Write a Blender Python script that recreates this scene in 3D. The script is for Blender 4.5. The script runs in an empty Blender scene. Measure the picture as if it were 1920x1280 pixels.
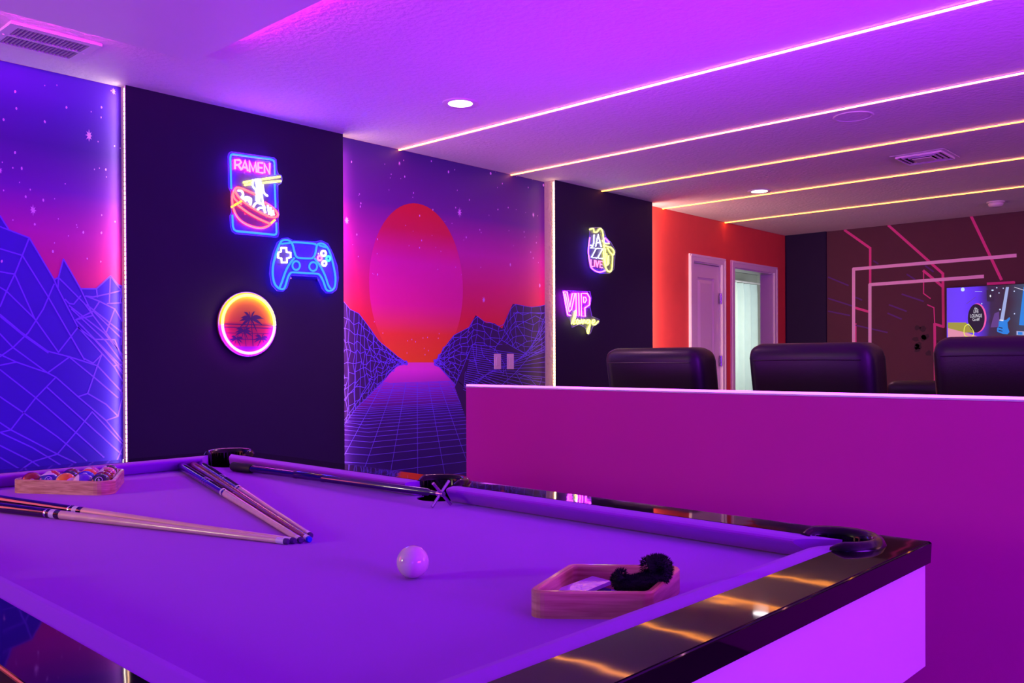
import bpy, bmesh, math, random
import numpy as np
from mathutils import Vector, Matrix, Euler
from mathutils.geometry import tessellate_polygon
random.seed(7)
SC = bpy.context.scene
COL = SC.collection
PI = math.pi

# ------------------------------------------------------------------ camera
FPX, YAW, PIT, ROL, V0, CZ = 1644.1912, math.radians(42.746), math.radians(-0.2903), math.radians(-0.256), 42.3224, 1.142
F_ = Vector((-math.sin(YAW)*math.cos(PIT), math.cos(YAW)*math.cos(PIT), math.sin(PIT)))
r0 = Vector((math.cos(YAW), math.sin(YAW), 0)); u0 = r0.cross(F_)
R_ = math.cos(ROL)*r0 + math.sin(ROL)*u0
U_ = -math.sin(ROL)*r0 + math.cos(ROL)*u0
CAM = Vector((0, 0, CZ))
cd = bpy.data.cameras.new('camera'); cam = bpy.data.objects.new('camera', cd); COL.objects.link(cam)
m = Matrix((R_, U_, -F_)).transposed().to_4x4(); m.translation = CAM
cam.matrix_world = m
cd.sensor_width = 36; cd.lens = FPX*36/1920; cd.shift_y = V0/1920; cd.clip_start = .05; cd.clip_end = 60
SC.camera = cam

def ray(px, py): return F_ + R_*((px-960)/FPX) - U_*((py-640-V0)/FPX)
def plane(px, py, p0, n):
    d = ray(px, py); n = Vector(n); t = (Vector(p0)-CAM).dot(n)/d.dot(n); return CAM + d*t
def onx(px, py, X): return plane(px, py, (X, 0, 0), (1, 0, 0))
def ony(px, py, Y): return plane(px, py, (0, Y, 0), (0, 1, 0))
def onz(px, py, Z): return plane(px, py, (0, 0, Z), (0, 0, 1))

# ------------------------------------------------------------------ materials
def lin(c):
    return tuple((v/12.92 if v <= .04045 else ((v+.055)/1.055)**2.4) for v in (x/255 for x in c))
MATS = {}
def mat(name, col, rough=.6, metal=0., emit=None, bump=None, spec=.5, vary=.06, vscale=8., coat=0., trans=0., alpha=None, sheen=0., ior=1.45, lincol=False):
    if name in MATS: return MATS[name]
    M = bpy.data.materials.new(name); M.use_nodes = True; nt = M.node_tree; N = nt.nodes; L = nt.links
    b = N['Principled BSDF']; c = col if lincol else lin(col)
    tc = N.new('ShaderNodeTexCoord')
    if emit is None and vary > 0 and trans == 0:
        no = N.new('ShaderNodeTexNoise'); no.inputs['Scale'].default_value = vscale; no.inputs['Detail'].default_value = 3
        L.new(tc.outputs['Object'], no.inputs['Vector'])
        mx = N.new('ShaderNodeMix'); mx.data_type = 'RGBA'
        mx.inputs[6].default_value = (*[max(0, v*(1-vary)) for v in c], 1); mx.inputs[7].default_value = (*[min(1, v*(1+vary)) for v in c], 1)
        L.new(no.outputs['Fac'], mx.inputs[0]); L.new(mx.outputs[2], b.inputs['Base Color'])
    else: b.inputs['Base Color'].default_value = (*c, 1)
    b.inputs['Roughness'].default_value = rough; b.inputs['Metallic'].default_value = metal
    b.inputs['Specular IOR Level'].default_value = spec; b.inputs['Coat Weight'].default_value = coat; b.inputs['Coat Roughness'].default_value = .04
    b.inputs['Transmission Weight'].default_value = trans; b.inputs['Sheen Weight'].default_value = sheen; b.inputs['IOR'].default_value = ior
    if alpha is not None: b.inputs['Alpha'].default_value = alpha
    if emit is not None:
        e = emit; s = max(e); b.inputs['Emission Color'].default_value = (e[0]/s, e[1]/s, e[2]/s, 1); b.inputs['Emission Strength'].default_value = s
    if bump:
        sc, st, dist = bump[:3]
        no2 = N.new('ShaderNodeTexNoise'); no2.inputs['Scale'].default_value = sc; no2.inputs['Detail'].default_value = 4
        if len(bump) > 3:
            mp = N.new('ShaderNodeMapping'); mp.inputs['Scale'].default_value = bump[3]; L.new(tc.outputs['Object'], mp.inputs['Vector']); L.new(mp.outputs[0], no2.inputs['Vector'])
        else: L.new(tc.outputs['Object'], no2.inputs['Vector'])
        bp = N.new('ShaderNodeBump'); bp.inputs['Strength'].default_value = st; bp.inputs['Distance'].default_value = dist
        L.new(no2.outputs['Fac'], bp.inputs['Height']); L.new(bp.outputs[0], b.inputs['Normal'])
        if coat: L.new(bp.outputs[0], b.inputs['Coat Normal'])
    MATS[name] = M; return M

def gradmat(name, stops, axis=2, lo=0., hi=1., rough=.55, emit=0., noise=0., bump=None):
    """printed vertical gradient (object coordinates)"""
    M = bpy.data.materials.new(name); M.use_nodes = True; nt = M.node_tree; N = nt.nodes; L = nt.links; b = N['Principled BSDF']
    tc = N.new('ShaderNodeTexCoord'); sp = N.new('ShaderNodeSeparateXYZ'); L.new(tc.outputs['Object'], sp.inputs[0])
    mr = N.new('ShaderNodeMapRange'); mr.inputs['From Min'].default_value = lo; mr.inputs['From Max'].default_value = hi
    L.new(sp.outputs[axis], mr.inputs['Value'])
    src = mr.outputs['Result']
    if noise:
        no = N.new('ShaderNodeTexNoise'); no.inputs['Scale'].default_value = 5.; L.new(tc.outputs['Object'], no.inputs['Vector'])
        ma = N.new('ShaderNodeMath'); ma.operation = 'MULTIPLY_ADD'; L.new(no.outputs['Fac'], ma.inputs[0]); ma.inputs[1].default_value = noise; L.new(src, ma.inputs[2]); src = ma.outputs[0]
    cr = N.new('ShaderNodeValToRGB'); e = cr.color_ramp.elements
    while len(e) < len(stops): e.new(.5)
    for i, (p, c) in enumerate(sorted(stops)): e[i].position = p; e[i].color = (*lin(c), 1)
    L.new(src, cr.inputs[0])
    if emit: b.inputs['Base Color'].default_value = (.01, .01, .01, 1); L.new(cr.outputs[0], b.inputs['Emission Color']); b.inputs['Emission Strength'].default_value = emit
    else: L.new(cr.outputs[0], b.inputs['Base Color'])
    b.inputs['Roughness'].default_value = rough
    if bump:
        no2 = N.new('ShaderNodeTexNoise'); no2.inputs['Scale'].default_value = bump[0]; L.new(tc.outputs['Object'], no2.inputs['Vector'])
        bp = N.new('ShaderNodeBump'); bp.inputs['Strength'].default_value = bump[1]; bp.inputs['Distance'].default_value = bump[2]
        L.new(no2.outputs['Fac'], bp.inputs['Height']); L.new(bp.outputs[0], b.inputs['Normal'])
    MATS[name] = M; return M

def woodmat(name, c1, c2, scale=(1, 1, 1), rough=.4, coat=.2, ring=14.):
    M = bpy.data.materials.new(name); M.use_nodes = True; nt = M.node_tree; N = nt.nodes; L = nt.links; b = N['Principled BSDF']
    tc = N.new('ShaderNodeTexCoord'); mp = N.new('ShaderNodeMapping'); mp.inputs['Scale'].default_value = scale; L.new(tc.outputs['Object'], mp.inputs['Vector'])
    no = N.new('ShaderNodeTexNoise'); no.inputs['Scale'].default_value = ring; no.inputs['Detail'].default_value = 4; no.inputs['Distortion'].default_value = .4
    L.new(mp.outputs[0], no.inputs['Vector'])
    cr = N.new('ShaderNodeValToRGB'); cr.color_ramp.elements[0].position = .35; cr.color_ramp.elements[1].position = .65
    cr.color_ramp.elements[0].color = (*lin(c1), 1); cr.color_ramp.elements[1].color = (*lin(c2), 1)
    L.new(no.outputs['Fac'], cr.inputs[0]); L.new(cr.outputs[0], b.inputs['Base Color'])
    b.inputs['Roughness'].default_value = rough; b.inputs['Coat Weight'].default_value = coat; b.inputs['Coat Roughness'].default_value = .1
    MATS[name] = M; return M

# ------------------------------------------------------------------ object helpers
ORG = {}
def tag(o, label=None, cat=None, group=None, kind=None):
    if label: o['label'] = label
    if cat: o['category'] = cat
    if group: o['group'] = group
    if kind: o['kind'] = kind
    return o
def thing(name, label, cat, loc, group=None, rot=None):
    o = bpy.data.objects.new(name, None); COL.objects.link(o); o.location = loc; o.empty_display_size = .1
    if rot is not None: o.rotation_euler = rot
    ORG[o.name] = Vector(loc); return tag(o, label, cat, group)
def obj(name, bm, mats, parent=None, smooth=False, local=False, angle=None):
    """link a bmesh as ONE mesh object; vertices are given in world space (or in the parent's space if local)"""
    if not isinstance(mats, (list, tuple)): mats = [mats]
    if parent is not None:
        org = Vector((0, 0, 0)) if local else ORG[parent.name]
    else:
        if local: org = Vector((0, 0, 0))
        else:
            vs = [v.co for v in bm.verts]
            org = Vector(((min(v.x for v in vs)+max(v.x for v in vs))/2, (min(v.y for v in vs)+max(v.y for v in vs))/2, min(v.z for v in vs)))
    if org.length: bmesh.ops.translate(bm, verts=bm.verts, vec=-org)
    me = bpy.data.meshes.new(name); bm.to_mesh(me); bm.free()
    for M in mats: me.materials.append(M)
    if smooth:
        for p in me.polygons: p.use_smooth = True
        if angle: me.set_sharp_from_angle(angle=math.radians(angle))
    o = bpy.data.objects.new(name, me); COL.objects.link(o)
    if parent is not None:
        o.parent = parent; ORG[o.name] = org
    else: o.location = org; ORG[o.name] = org
    return o
def struct(name, bm, mats, parent=None, smooth=False):
    o = obj(name, bm, mats, parent, smooth)
    if parent is None: o['kind'] = 'structure'
    return o
def copy_tree(o, parent=None):
    c = o.copy(); COL.objects.link(c)
    if parent is not None: c.parent = parent
    ORG[c.name] = ORG.get(o.name, Vector((0, 0, 0)))
    for ch in list(o.children): copy_tree(ch, c)
    return c

# ------------------------------------------------------------------ mesh helpers
def B(): return bmesh.new()
def box(bm, lo, hi, mi=0, bevel=0., seg=2):
    vs = [bm.verts.new((x, y, z)) for x in (lo[0], hi[0]) for y in (lo[1], hi[1]) for z in (lo[2], hi[2])]
    fs = [bm.faces.new([vs[i] for i in q]) for q in ((0, 1, 3, 2), (4, 6, 7, 5), (0, 4, 5, 1), (2, 3, 7, 6), (0, 2, 6, 4), (1, 5, 7, 3))]
    for f in fs: f.material_index = mi
    if bevel:
        es = list({e for f in fs for e in f.edges})
        bmesh.ops.bevel(bm, geom=es, offset=bevel, segments=seg, profile=.5, affect='EDGES', material=mi)
    return vs
def BX(lo, hi, bevel=0., seg=2): b = B(); box(b, lo, hi, 0, bevel, seg); return b
def prism(bm, pts, vec, mi=0, caps=True):
    """polygon (3D points, planar) extruded by vec"""
    vec = Vector(vec); n = len(pts); a = [bm.verts.new(Vector(p)) for p in pts]; b = [bm.verts.new(Vector(p)+vec) for p in pts]
    tris = tessellate_polygon([[Vector(p) for p in pts]])
    for t in tris:
        for (vs, rev) in ((a, False), (b, True)) if caps else ():
            try:
                f = bm.faces.new([vs[i] for i in (t if not rev else t[::-1])]); f.material_index = mi
            except ValueError: pass
    for i in range(n):
        f = bm.faces.new((a[i], a[(i+1) % n], b[(i+1) % n], b[i])); f.material_index = mi
    bmesh.ops.recalc_face_normals(bm, faces=bm.faces)
def poly(bm, pts, mi=0):
    vs = [bm.verts.new(Vector(p)) for p in pts]
    for t in tessellate_polygon([[Vector(p) for p in pts]]):
        try: f = bm.faces.new([vs[i] for i in t]); f.material_index = mi
        except ValueError: pass
def tube(bm, pts, r, seg=6, mi=0, closed=False, caps=True, radii=None):
    pts = [Vector(p) for p in pts]; n = len(pts); rings = []
    prevn = None
    for i, p in enumerate(pts):
        if closed: t = (pts[(i+1) % n]-pts[i-1])
        else: t = pts[min(i+1, n-1)]-pts[max(i-1, 0)]
        if t.length < 1e-9: t = Vector((0, 0, 1))
        t.normalize()
        if prevn is None:
            a = Vector((0, 0, 1)) if abs(t.z) < .9 else Vector((1, 0, 0)); nn = t.cross(a).normalized()
        else:
            nn = prevn-t*prevn.dot(t); nn = nn.normalized() if nn.length > 1e-6 else t.orthogonal().normalized()
        prevn = nn; bb = t.cross(nn); rr = radii[i] if radii else r
        rings.append([bm.verts.new(p+rr*(math.cos(2*PI*k/seg)*nn+math.sin(2*PI*k/seg)*bb)) for k in range(seg)])
    for i in range(n if closed else n-1):
        A, C = rings[i], rings[(i+1) % n]
        if closed and i == n-1:  # align seam
            off = min(range(seg), key=lambda k: (A[0].co-C[k].co).length)
            C = C[off:]+C[:off]
        for k in range(seg):
            f = bm.faces.new((A[k], A[(k+1) % seg], C[(k+1) % seg], C[k])); f.material_index = mi
    if not closed and caps:
        f = bm.faces.new(rings[0][::-1]); f.material_index = mi; f = bm.faces.new(rings[-1]); f.material_index = mi
def smooth_path(pts, sub=4, closed=False):
    """Catmull-Rom"""
    P = [Vector(p) for p in pts]; n = len(P); out = []
    rng = range(n if closed else n-1)
    for i in rng:
        p0 = P[i-1] if (closed or i > 0) else P[0]; p1 = P[i]; p2 = P[(i+1) % n]; p3 = P[(i+2) % n] if (closed or i+2 < n) else P[-1]
        for k in range(sub):
            t = k/sub; out.append(.5*((2*p1)+(p2-p0)*t+(2*p0-5*p1+4*p2-p3)*t*t+(3*p1-p0-3*p2+p3)*t**3))
    if not closed: out.append(P[-1])
    return out
def lathe(bm, prof, M=None, seg=24, mi=0, mis=None):
    """prof: (r, z) list revolved about local z; M a 4x4 placing it"""
    M = M or Matrix(); rings = []
    for (r, z) in prof:
        if r < 1e-6: rings.append([bm.verts.new(M @ Vector((0, 0, z)))])
        else: rings.append([bm.verts.new(M @ Vector((r*math.cos(2*PI*k/seg), r*math.sin(2*PI*k/seg), z))) for k in range(seg)])
    for i in range(len(rings)-1):
        a, b = rings[i], rings[i+1]; q = mis[i] if mis else mi
        for k in range(seg):
            k2 = (k+1) % seg
            if len(a) == 1 and len(b) == 1: continue
            if len(a) == 1: f = bm.faces.new((a[0], b[k2], b[k]))
            elif len(b) == 1: f = bm.faces.new((a[k], a[k2], b[0]))
            else: f = bm.faces.new((a[k], a[k2], b[k2], b[k]))
            f.material_index = q
def axis_mat(a, b):
    a = Vector(a); b = Vector(b); z = (b-a).normalized(); x = z.orthogonal().normalized() if abs(z.z) > .95 else Vector((0, 0, 1)).cross(z).normalized()
    y = z.cross(x); m = Matrix((x, y, z)).transposed().to_4x4(); m.translation = a; return m
RC = [0]
def ribbon(bm, pts, w, n, mi=0):
    """flat strips of width w along a 2D line lying in the plane with normal n"""
    pts = [Vector(p) for p in pts]; n = Vector(n)
    for a, b in zip(pts[:-1], pts[1:]):
        d = b-a
        if d.length < 1e-5: continue
        RC[0] = (RC[0]+1) % 24; a = a+n*RC[0]*2e-5; b = b+n*RC[0]*2e-5
        s = n.cross(d).normalized()*w/2; e = d.normalized()*w*.3
        f = bm.faces.new([bm.verts.new(q) for q in (a-e+s, a-e-s, b+e-s, b+e+s)]); f.material_index = mi
def text_bm(s, size, ext=0.0, align='CENTER'):
    cu = bpy.data.curves.new('t', 'FONT'); cu.body = s; cu.size = size; cu.align_x = align; cu.align_y = 'CENTER'; cu.extrude = ext; cu.resolution_u = 3
    o = bpy.data.objects.new('t', cu); COL.objects.link(o); dg = bpy.context.evaluated_depsgraph_get()
    me = bpy.data.meshes.new_from_object(o.evaluated_get(dg)); b = bmesh.new(); b.from_mesh(me)
    bpy.data.objects.remove(o); bpy.data.meshes.remove(me); bpy.data.curves.remove(cu); return b
def merge(bm, src, M=None, mi=None):
    me = bpy.data.meshes.new('tmp'); src.to_mesh(me); src.free()
    n0 = len(bm.verts); f0 = len(bm.faces); bm.from_mesh(me); bpy.data.meshes.remove(me); bm.verts.ensure_lookup_table(); bm.faces.ensure_lookup_table()
    if M is not None: bmesh.ops.transform(bm, matrix=M, verts=bm.verts[n0:])
    if mi is not None:
        for f in bm.faces[f0:]: f.material_index = mi
def boolcut(o, cutters):
    """carve the cutter meshes out of o and drop the cutters"""
    for cb in cutters:
        me = bpy.data.meshes.new('cut'); cb.to_mesh(me); cb.free(); c = bpy.data.objects.new('cut', me); COL.objects.link(c)
        md = o.modifiers.new('b', 'BOOLEAN'); md.object = c; md.operation = 'DIFFERENCE'; md.solver = 'EXACT'
        bpy.context.view_layer.update(); dg = bpy.context.evaluated_depsgraph_get()
        nm = bpy.data.meshes.new_from_object(o.evaluated_get(dg)); o.modifiers.clear(); old = o.data; o.data = nm; nm.name = old.name
        bpy.data.objects.remove(c); bpy.data.meshes.remove(me)
    return o

# ------------------------------------------------------------------ materials in use
H = 2.442; WX = -4.186; Y1 = 1.808; Y2 = 3.051; Y3 = 4.889; Y4 = 6.142; YB = 8.82; D1 = .05; D2 = .102
m_ceil = mat('ceiling_plaster', (228, 226, 228), .75, bump=(38, .55, .012), vary=.03)
m_smooth = mat('smooth_ceiling_paint', (228, 226, 228), .6, vary=.02)
m_black = mat('black_wall_paint', (37, 25, 60), .7, spec=.25, bump=(120, .15, .002))
m_red = mat('coral_wall_paint', (232, 84, 74), .65, spec=.3, bump=(120, .15, .002))
m_wall = mat('dark_wall_paint', (70, 58, 80), .7, bump=(60, .3, .004))
m_pony = mat('magenta_wall_paint', (212, 36, 158), .6, spec=.3, bump=(9, .12, .004), vary=.03, vscale=1.5)
m_plaster = mat('rough_side_plaster', (205, 190, 170), .8, bump=(45, 1., .012))
m_floor = woodmat('dark_floor_planks', (52, 40, 38), (78, 60, 54), (1, 12, 1), .45, 0)
m_white = mat('white_enamel', (226, 220, 222), .4, vary=.02)
m_trimw = mat('white_gloss_trim', (232, 222, 226), .35, vary=.02)
m_dark = mat('dark_void', (8, 7, 9), 1., spec=0.)
m_tvwall = mat('brown_plum_wallpaper', (92, 58, 66), .7, spec=.25, bump=(90, .1, .002))
m_led_y = mat('amber_led', (255, 190, 90), emit=(12.5, 3.7, .34))
m_led_w = mat('warm_white_led', (255, 225, 170), emit=(11., 6.6, 3.0))
m_led_p = mat('pink_led', (255, 120, 255), emit=(3.4, .42, 5.))
m_led_m = mat('magenta_led', (255, 60, 220), emit=(110., 3., 95.))
m_lamp = mat('downlight_glow', (255, 245, 235), emit=(9, 8, 8.5))

# ------------------------------------------------------------------ room shell
XR, YN = 3.2, -2.6
struct('floor', BX((WX-3.2, YN, -.12), (XR, YB+.15, 0)), m_floor)
struct('ceiling', BX((WX-.25, YN, H), (XR, YB+.15, H+.12)), m_ceil)
# long wall with two doorways
DOORS = ((6.874, 7.515, 2.090), (7.628, 8.592, 2.088))   # casing outer y0, y1, top
CW = .062
op = [(a+CW, b-CW, c-CW) for a, b, c in DOORS]
b = B()
ys = [YN, op[0][0], op[0][1], op[1][0], op[1][1], YB+.15]
for k in (0, 2, 4): box(b, (WX-.14, ys[k], 0), (WX, ys[k+1], H))
for q in op: box(b, (WX-.14, q[0], q[2]), (WX, q[1], H))
struct('wall_left', b, m_red)
struct('wall_back', BX((WX-.25, YB, 0), (XR, YB+.15, H)), m_tvwall)
struct('wall_right', BX((XR, YN, 0), (XR+.15, YB+.15, H)), m_wall)
struct('wall_front', BX((WX-.14, YN-.15, 0), (XR+.15, YN, H)), m_wall)
# black boxed-out wall panels
struct('trim_1', BX((WX, Y1, 0), (WX+D1, Y2, H)), [m_black])
struct('trim_2', BX((WX, Y3+.0, 0), (WX+D2, Y4, H)), [m_black])
b = B(); box(b, (WX, Y1-.004, 0), (WX+D1-.006, Y1, H)); struct('trim_3', b, m_plaster)
b = B(); box(b, (WX, Y3-.004, 0), (WX+D2-.006, Y3, H)); struct('trim_4', b, m_plaster)
struct('trim_5', BX((WX+.004, YB-.02, 0), (-3.741, YB, H)), m_black)
# vertical strip lights on the sides of the black panels
def strip(name, lo, hi, m_, label, group=None, dots=None):
    t = thing(name, label, 'LED strip', ((lo[0]+hi[0])/2, (lo[1]+hi[1])/2, lo[2]), group)
    obj('mounting_channel', BX(lo, hi), m_white, t)
    return t
def vstrip(x, y, face, label, pr=.012):
    t = thing('vertical_led_strip', label, 'LED strip', (x, y, 0.0))
    s = 1 if face > 0 else -1
    obj('mounting_channel', BX((x-.005, min(y, y+s*.003), 0.002), (x+.005, max(y, y+s*.003), H-.002)), m_white, t)
    b = B(); n = 110; hgt = (H-.02)/n
    for i in range(n): z = .01+i*hgt; box(b, (x-.004, min(y+s*.003, y+s*pr), z), (x+.004, max(y+s*.003, y+s*pr), z+hgt*.72))
    o = obj('light_diodes', b, m_led_w, t); return t
vstrip(WX+D1-.006, Y1-.004, -1, 'plain warm white vertical LED strip at the right edge of the leftmost mural', .0045)
vstrip(WX+D2-.006, Y3-.004, -1, 'beaded warm white vertical LED strip at the right edge of the sunset mural')
vstrip(WX+.02, Y2+.004, 1, 'hidden vertical LED strip on the left edge of the sunset mural')
vstrip(WX+.03, Y4+.004, 1, 'hidden vertical LED strip on the left edge of the coral wall')

# ------------------------------------------------------------------ murals (wallpaper prints with painted shapes)
def trace(zx, zy, sc, X=WX+.0015):
    return lambda p: onx(zx+p[0]/sc, zy+p[1]/sc, X)
ZT = H
m_sky1 = gradmat('mural_night_sky', [(0, (210, 20, 100)), (.28, (220, 8, 140)), (.44, (196, 8, 176)), (.62, (110, 8, 180)), (.8, (62, 10, 150)), (1, (78, 22, 190))], 2, 1.35, H)
m_sky2 = gradmat('mural_sunset_sky', [(0, (240, 92, 40)), (.22, (236, 40, 66)), (.38, (228, 22, 120)), (.55, (204, 20, 168)), (.74, (110, 16, 150)), (1, (60, 18, 124))], 2, 1.12, H)
m_sun = gradmat('mural_sun_disc', [(0, (250, 104, 30)), (.18, (250, 80, 50)), (.36, (240, 22, 150)), (.62, (236, 14, 170)), (.82, (228, 14, 80)), (1, (226, 14, 40))], 2, 1.12, 2.14)
m_mtn1 = mat('mural_mountain_blue', (52, 12, 200), .5, vary=.05)
m_mtn2 = mat('mural_mountain_plum', (54, 24, 96), .5, vary=.05)
m_line1 = mat('mural_violet_lines', (120, 70, 255), .5, vary=0)
m_line2 = mat('mural_blue_lines', (112, 84, 255), .5, vary=0)
m_star = mat('mural_star_print', (240, 170, 250), .5, vary=0)
m_ground = gradmat('mural_valley_floor', [(0, (50, 16, 120)), (.45, (64, 14, 136)), (.66, (150, 30, 190)), (.86, (240, 70, 220)), (1, (244, 90, 190))], 2, .55, 1.165)
NX = Vector((1, 0, 0))
def mural_base(bm, y0, y1, mi=0): box(bm, (WX, y0, .0), (WX+.001, y1, H-.001), mi)
def stars(bm, pts, mi, X):
    for (px, py, r) in pts:
        c = onx(px, py, X); s = r
        k = 8 if r > .012 else 4
        P = []
        for i in range(k*2 if k == 8 else 6):
            a = 2*PI*i/(k*2 if k == 8 else 6); rr = s*(1 if (i % 2 == 0 or k == 4) else .45)*random.uniform(.8, 1.15); P.append(c+Vector((0, rr*.75*math.cos(a), rr*1.2*math.sin(a))))
        poly(bm, P, mi)
b = B(); mural_base(b, -1.6, Y1-.004, 0)
T1 = trace(0, 380, 2.4625, WX+.0014)
ridge = [(0, 60), (38, 120), (0, 110)]
rid = [(0, 108), (135, 162), (250, 355), (270, 338), (293, 260), (372, 397), (445, 397), (510, 338), (545, 378), (597, 388)]
bot = [Vector((WX+.0014, Y1-.004, .02)), Vector((WX+.0014, -1.6, .02))]
lft = [Vector((WX+.0014, -1.6, 1.1)), Vector((WX+.0014, -1.1, 1.55)), Vector((WX+.0014, -.5, 1.25)), Vector((WX+.0014, -.1, 1.6)), Vector((WX+.0014, .35, 1.45)), Vector((WX+.0014, .75, 1.95))]
rr = [T1(p) for p in rid]; rr[-1].y = Y1-.005
poly(b, lft+rr+bot, 1)
T1b = trace(0, 380, 2.4625, WX+.0012); poly(b, [T1b((-60, 0)), T1b((0, 60)), T1b((38, 122)), T1b((0, 130)), T1b((-60, 130))], 1)
T1l = trace(0, 380, 2.4625, WX+.0022)
LN = [[(0, 60), (38, 120)], [(0, 110), (135, 162), (250, 355), (270, 345), (293, 260), (372, 397), (430, 520), (490, 600), (555, 690), (590, 720)],
 [(250, 355), (262, 385), (360, 575), (470, 695), (530, 760), (588, 822)], [(135, 162), (103, 243), (68, 330), (30, 408), (0, 480)], [(103, 243), (0, 212)], [(68, 330), (0, 318)],
 [(103, 243), (220, 430), (390, 725)], [(68, 330), (160, 535), (270, 690)], [(270, 345), (268, 390)], [(270, 345), (390, 465), (430, 520)], [(372, 397), (445, 397), (510, 338), (545, 378), (590, 386)], [(445, 397), (450, 435)],
 [(510, 338), (505, 460)], [(510, 338), (560, 405), (590, 440)], [(560, 405), (590, 386)], [(560, 405), (556, 462)], [(395, 430), (430, 435), (500, 420), (560, 405)], [(395, 430), (460, 455), (530, 490), (590, 548)], [(300, 445), (320, 465), (340, 468), (372, 430)],
 [(495, 465), (575, 462), (590, 478)], [(575, 462), (565, 510), (590, 545)], [(530, 490), (490, 600)], [(460, 455), (430, 500), (350, 540), (430, 520)], [(320, 475), (480, 600), (590, 700)], [(330, 490), (490, 640), (590, 740)], [(350, 540), (590, 760)],
 [(360, 575), (435, 630), (530, 632), (590, 722)], [(435, 630), (590, 776)], [(400, 470), (590, 600)], [(430, 500), (590, 630)], [(590, 585), (560, 655)], [(470, 700), (430, 740), (390, 720)], [(0, 515), (95, 595), (220, 685), (325, 712), (450, 752), (470, 700)],
 [(0, 524), (105, 610), (222, 692)], [(0, 710), (60, 668), (130, 600), (200, 490), (250, 375)], [(360, 575), (270, 690)], [(0, 390), (30, 408), (165, 540)], [(0, 605), (60, 668), (220, 785), (258, 805), (360, 895), (490, 1005), (587, 1100)], [(220, 785), (320, 712)],
 [(0, 750), (75, 735), (220, 785)], [(0, 700), (75, 735)], [(258, 805), (165, 900), (110, 970), (50, 1048), (0, 1060)], [(320, 712), (440, 810), (545, 900)], [(450, 752), (405, 880), (360, 895)], [(405, 880), (490, 930), (545, 985), (490, 1005)], [(545, 985), (588, 890)],
 [(450, 752), (560, 870), (588, 905)], [(560, 870), (588, 840)], [(425, 965), (350, 1060), (265, 1160), (150, 1195), (100, 1230)], [(425, 965), (588, 1115)], [(0, 770), (165, 900), (350, 1060), (480, 1175)], [(215, 850), (370, 990), (560, 1160)], [(0, 895), (110, 970), (265, 1080), (400, 1190)],
 [(0, 1015), (50, 1048), (265, 1160), (350, 1200)], [(0, 1060), (150, 1130), (280, 1210)], [(0, 1120), (150, 1195), (200, 1230)], [(0, 1175), (85, 1225)], [(588, 1120), (540, 1190)], [(530, 752), (588, 745)], [(520, 720), (588, 790)], [(550, 860), (588, 880)]]
def tidy(pts, y1):
    for p in pts: p.y = min(p.y, y1)
    return pts
for l in LN: ribbon(b, tidy([T1l(p) for p in l], Y1-.006), .0062, NX, 2)
for k in range(30):   # the print carries on out of the frame on the left
    y = -1.5+random.random()*2.1; z = .1+random.random()*1.2; ribbon(b, [(WX+.0022, y, z), (WX+.0022, y+.35, z-.3*random.random()-.05)], .006, NX, 2)
stars(b, [(0, 320, .013), (167, 254, .022), (213, 171, .016), (62, 394, .02)], 3, WX+.002)
stars(b, [(random.uniform(0, 236), random.uniform(150, 500), random.choice((.003, .004, .006))) for _ in range(46)], 3, WX+.002)
mu = obj('mural', b, [m_sky1, m_mtn1, m_line1, m_star]); tag(mu, 'night sky mural with large blue wireframe mountains behind the racked balls', 'mural')

b = B(); mural_base(b, Y2+.001, Y3-.004, 0)
XS = WX+.0014
c0 = onx(780, 381, XS); c1 = onx(692, 540, XS); c2 = onx(868, 540, XS)
cy = (c1.y+c2.y)/2; ry = (c2.y-c1.y)/2; cz = c0.z-ry*1.0
rz = (c0.z-onx(780, 690, XS).z)/2; cz = c0.z-rz
sun = [Vector((XS, cy+ry*math.cos(2*PI*i/64), cz+rz*math.sin(2*PI*i/64))) for i in range(64)]
poly(b, sun, 1)
T2 = lambda p, X=WX+.002: onx(640+p[0]/3.7643, 560+p[1]/3.7643, X)
def lerp_poly(P, t):
    P = [Vector((*p, 0)) for p in P]; L = [(P[i+1]-P[i]).length for i in range(len(P)-1)]; d = t*sum(L)
    for i, l in enumerate(L):
        if d <= l: return P[i].lerp(P[i+1], d/l)
        d -= l
    return P[-1].copy()
ra = [(12, 15), (25, 30), (65, 80), (120, 100), (200, 205), (265, 300), (330, 350), (400, 410), (460, 449)]
rb = [(12, 900), (110, 765), (200, 680), (250, 625), (300, 580), (345, 520), (400, 470), (460, 452)]
sa = [(662, 449), (725, 350), (790, 260), (905, 200), (948, 115), (1020, 170), (1080, 172), (1135, 210), (1210, 35), (1340, 60), (1460, 45)]
sb = [(662, 452), (700, 490), (745, 540), (800, 600), (860, 690), (1000, 760), (1200, 820), (1460, 860)]
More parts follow.
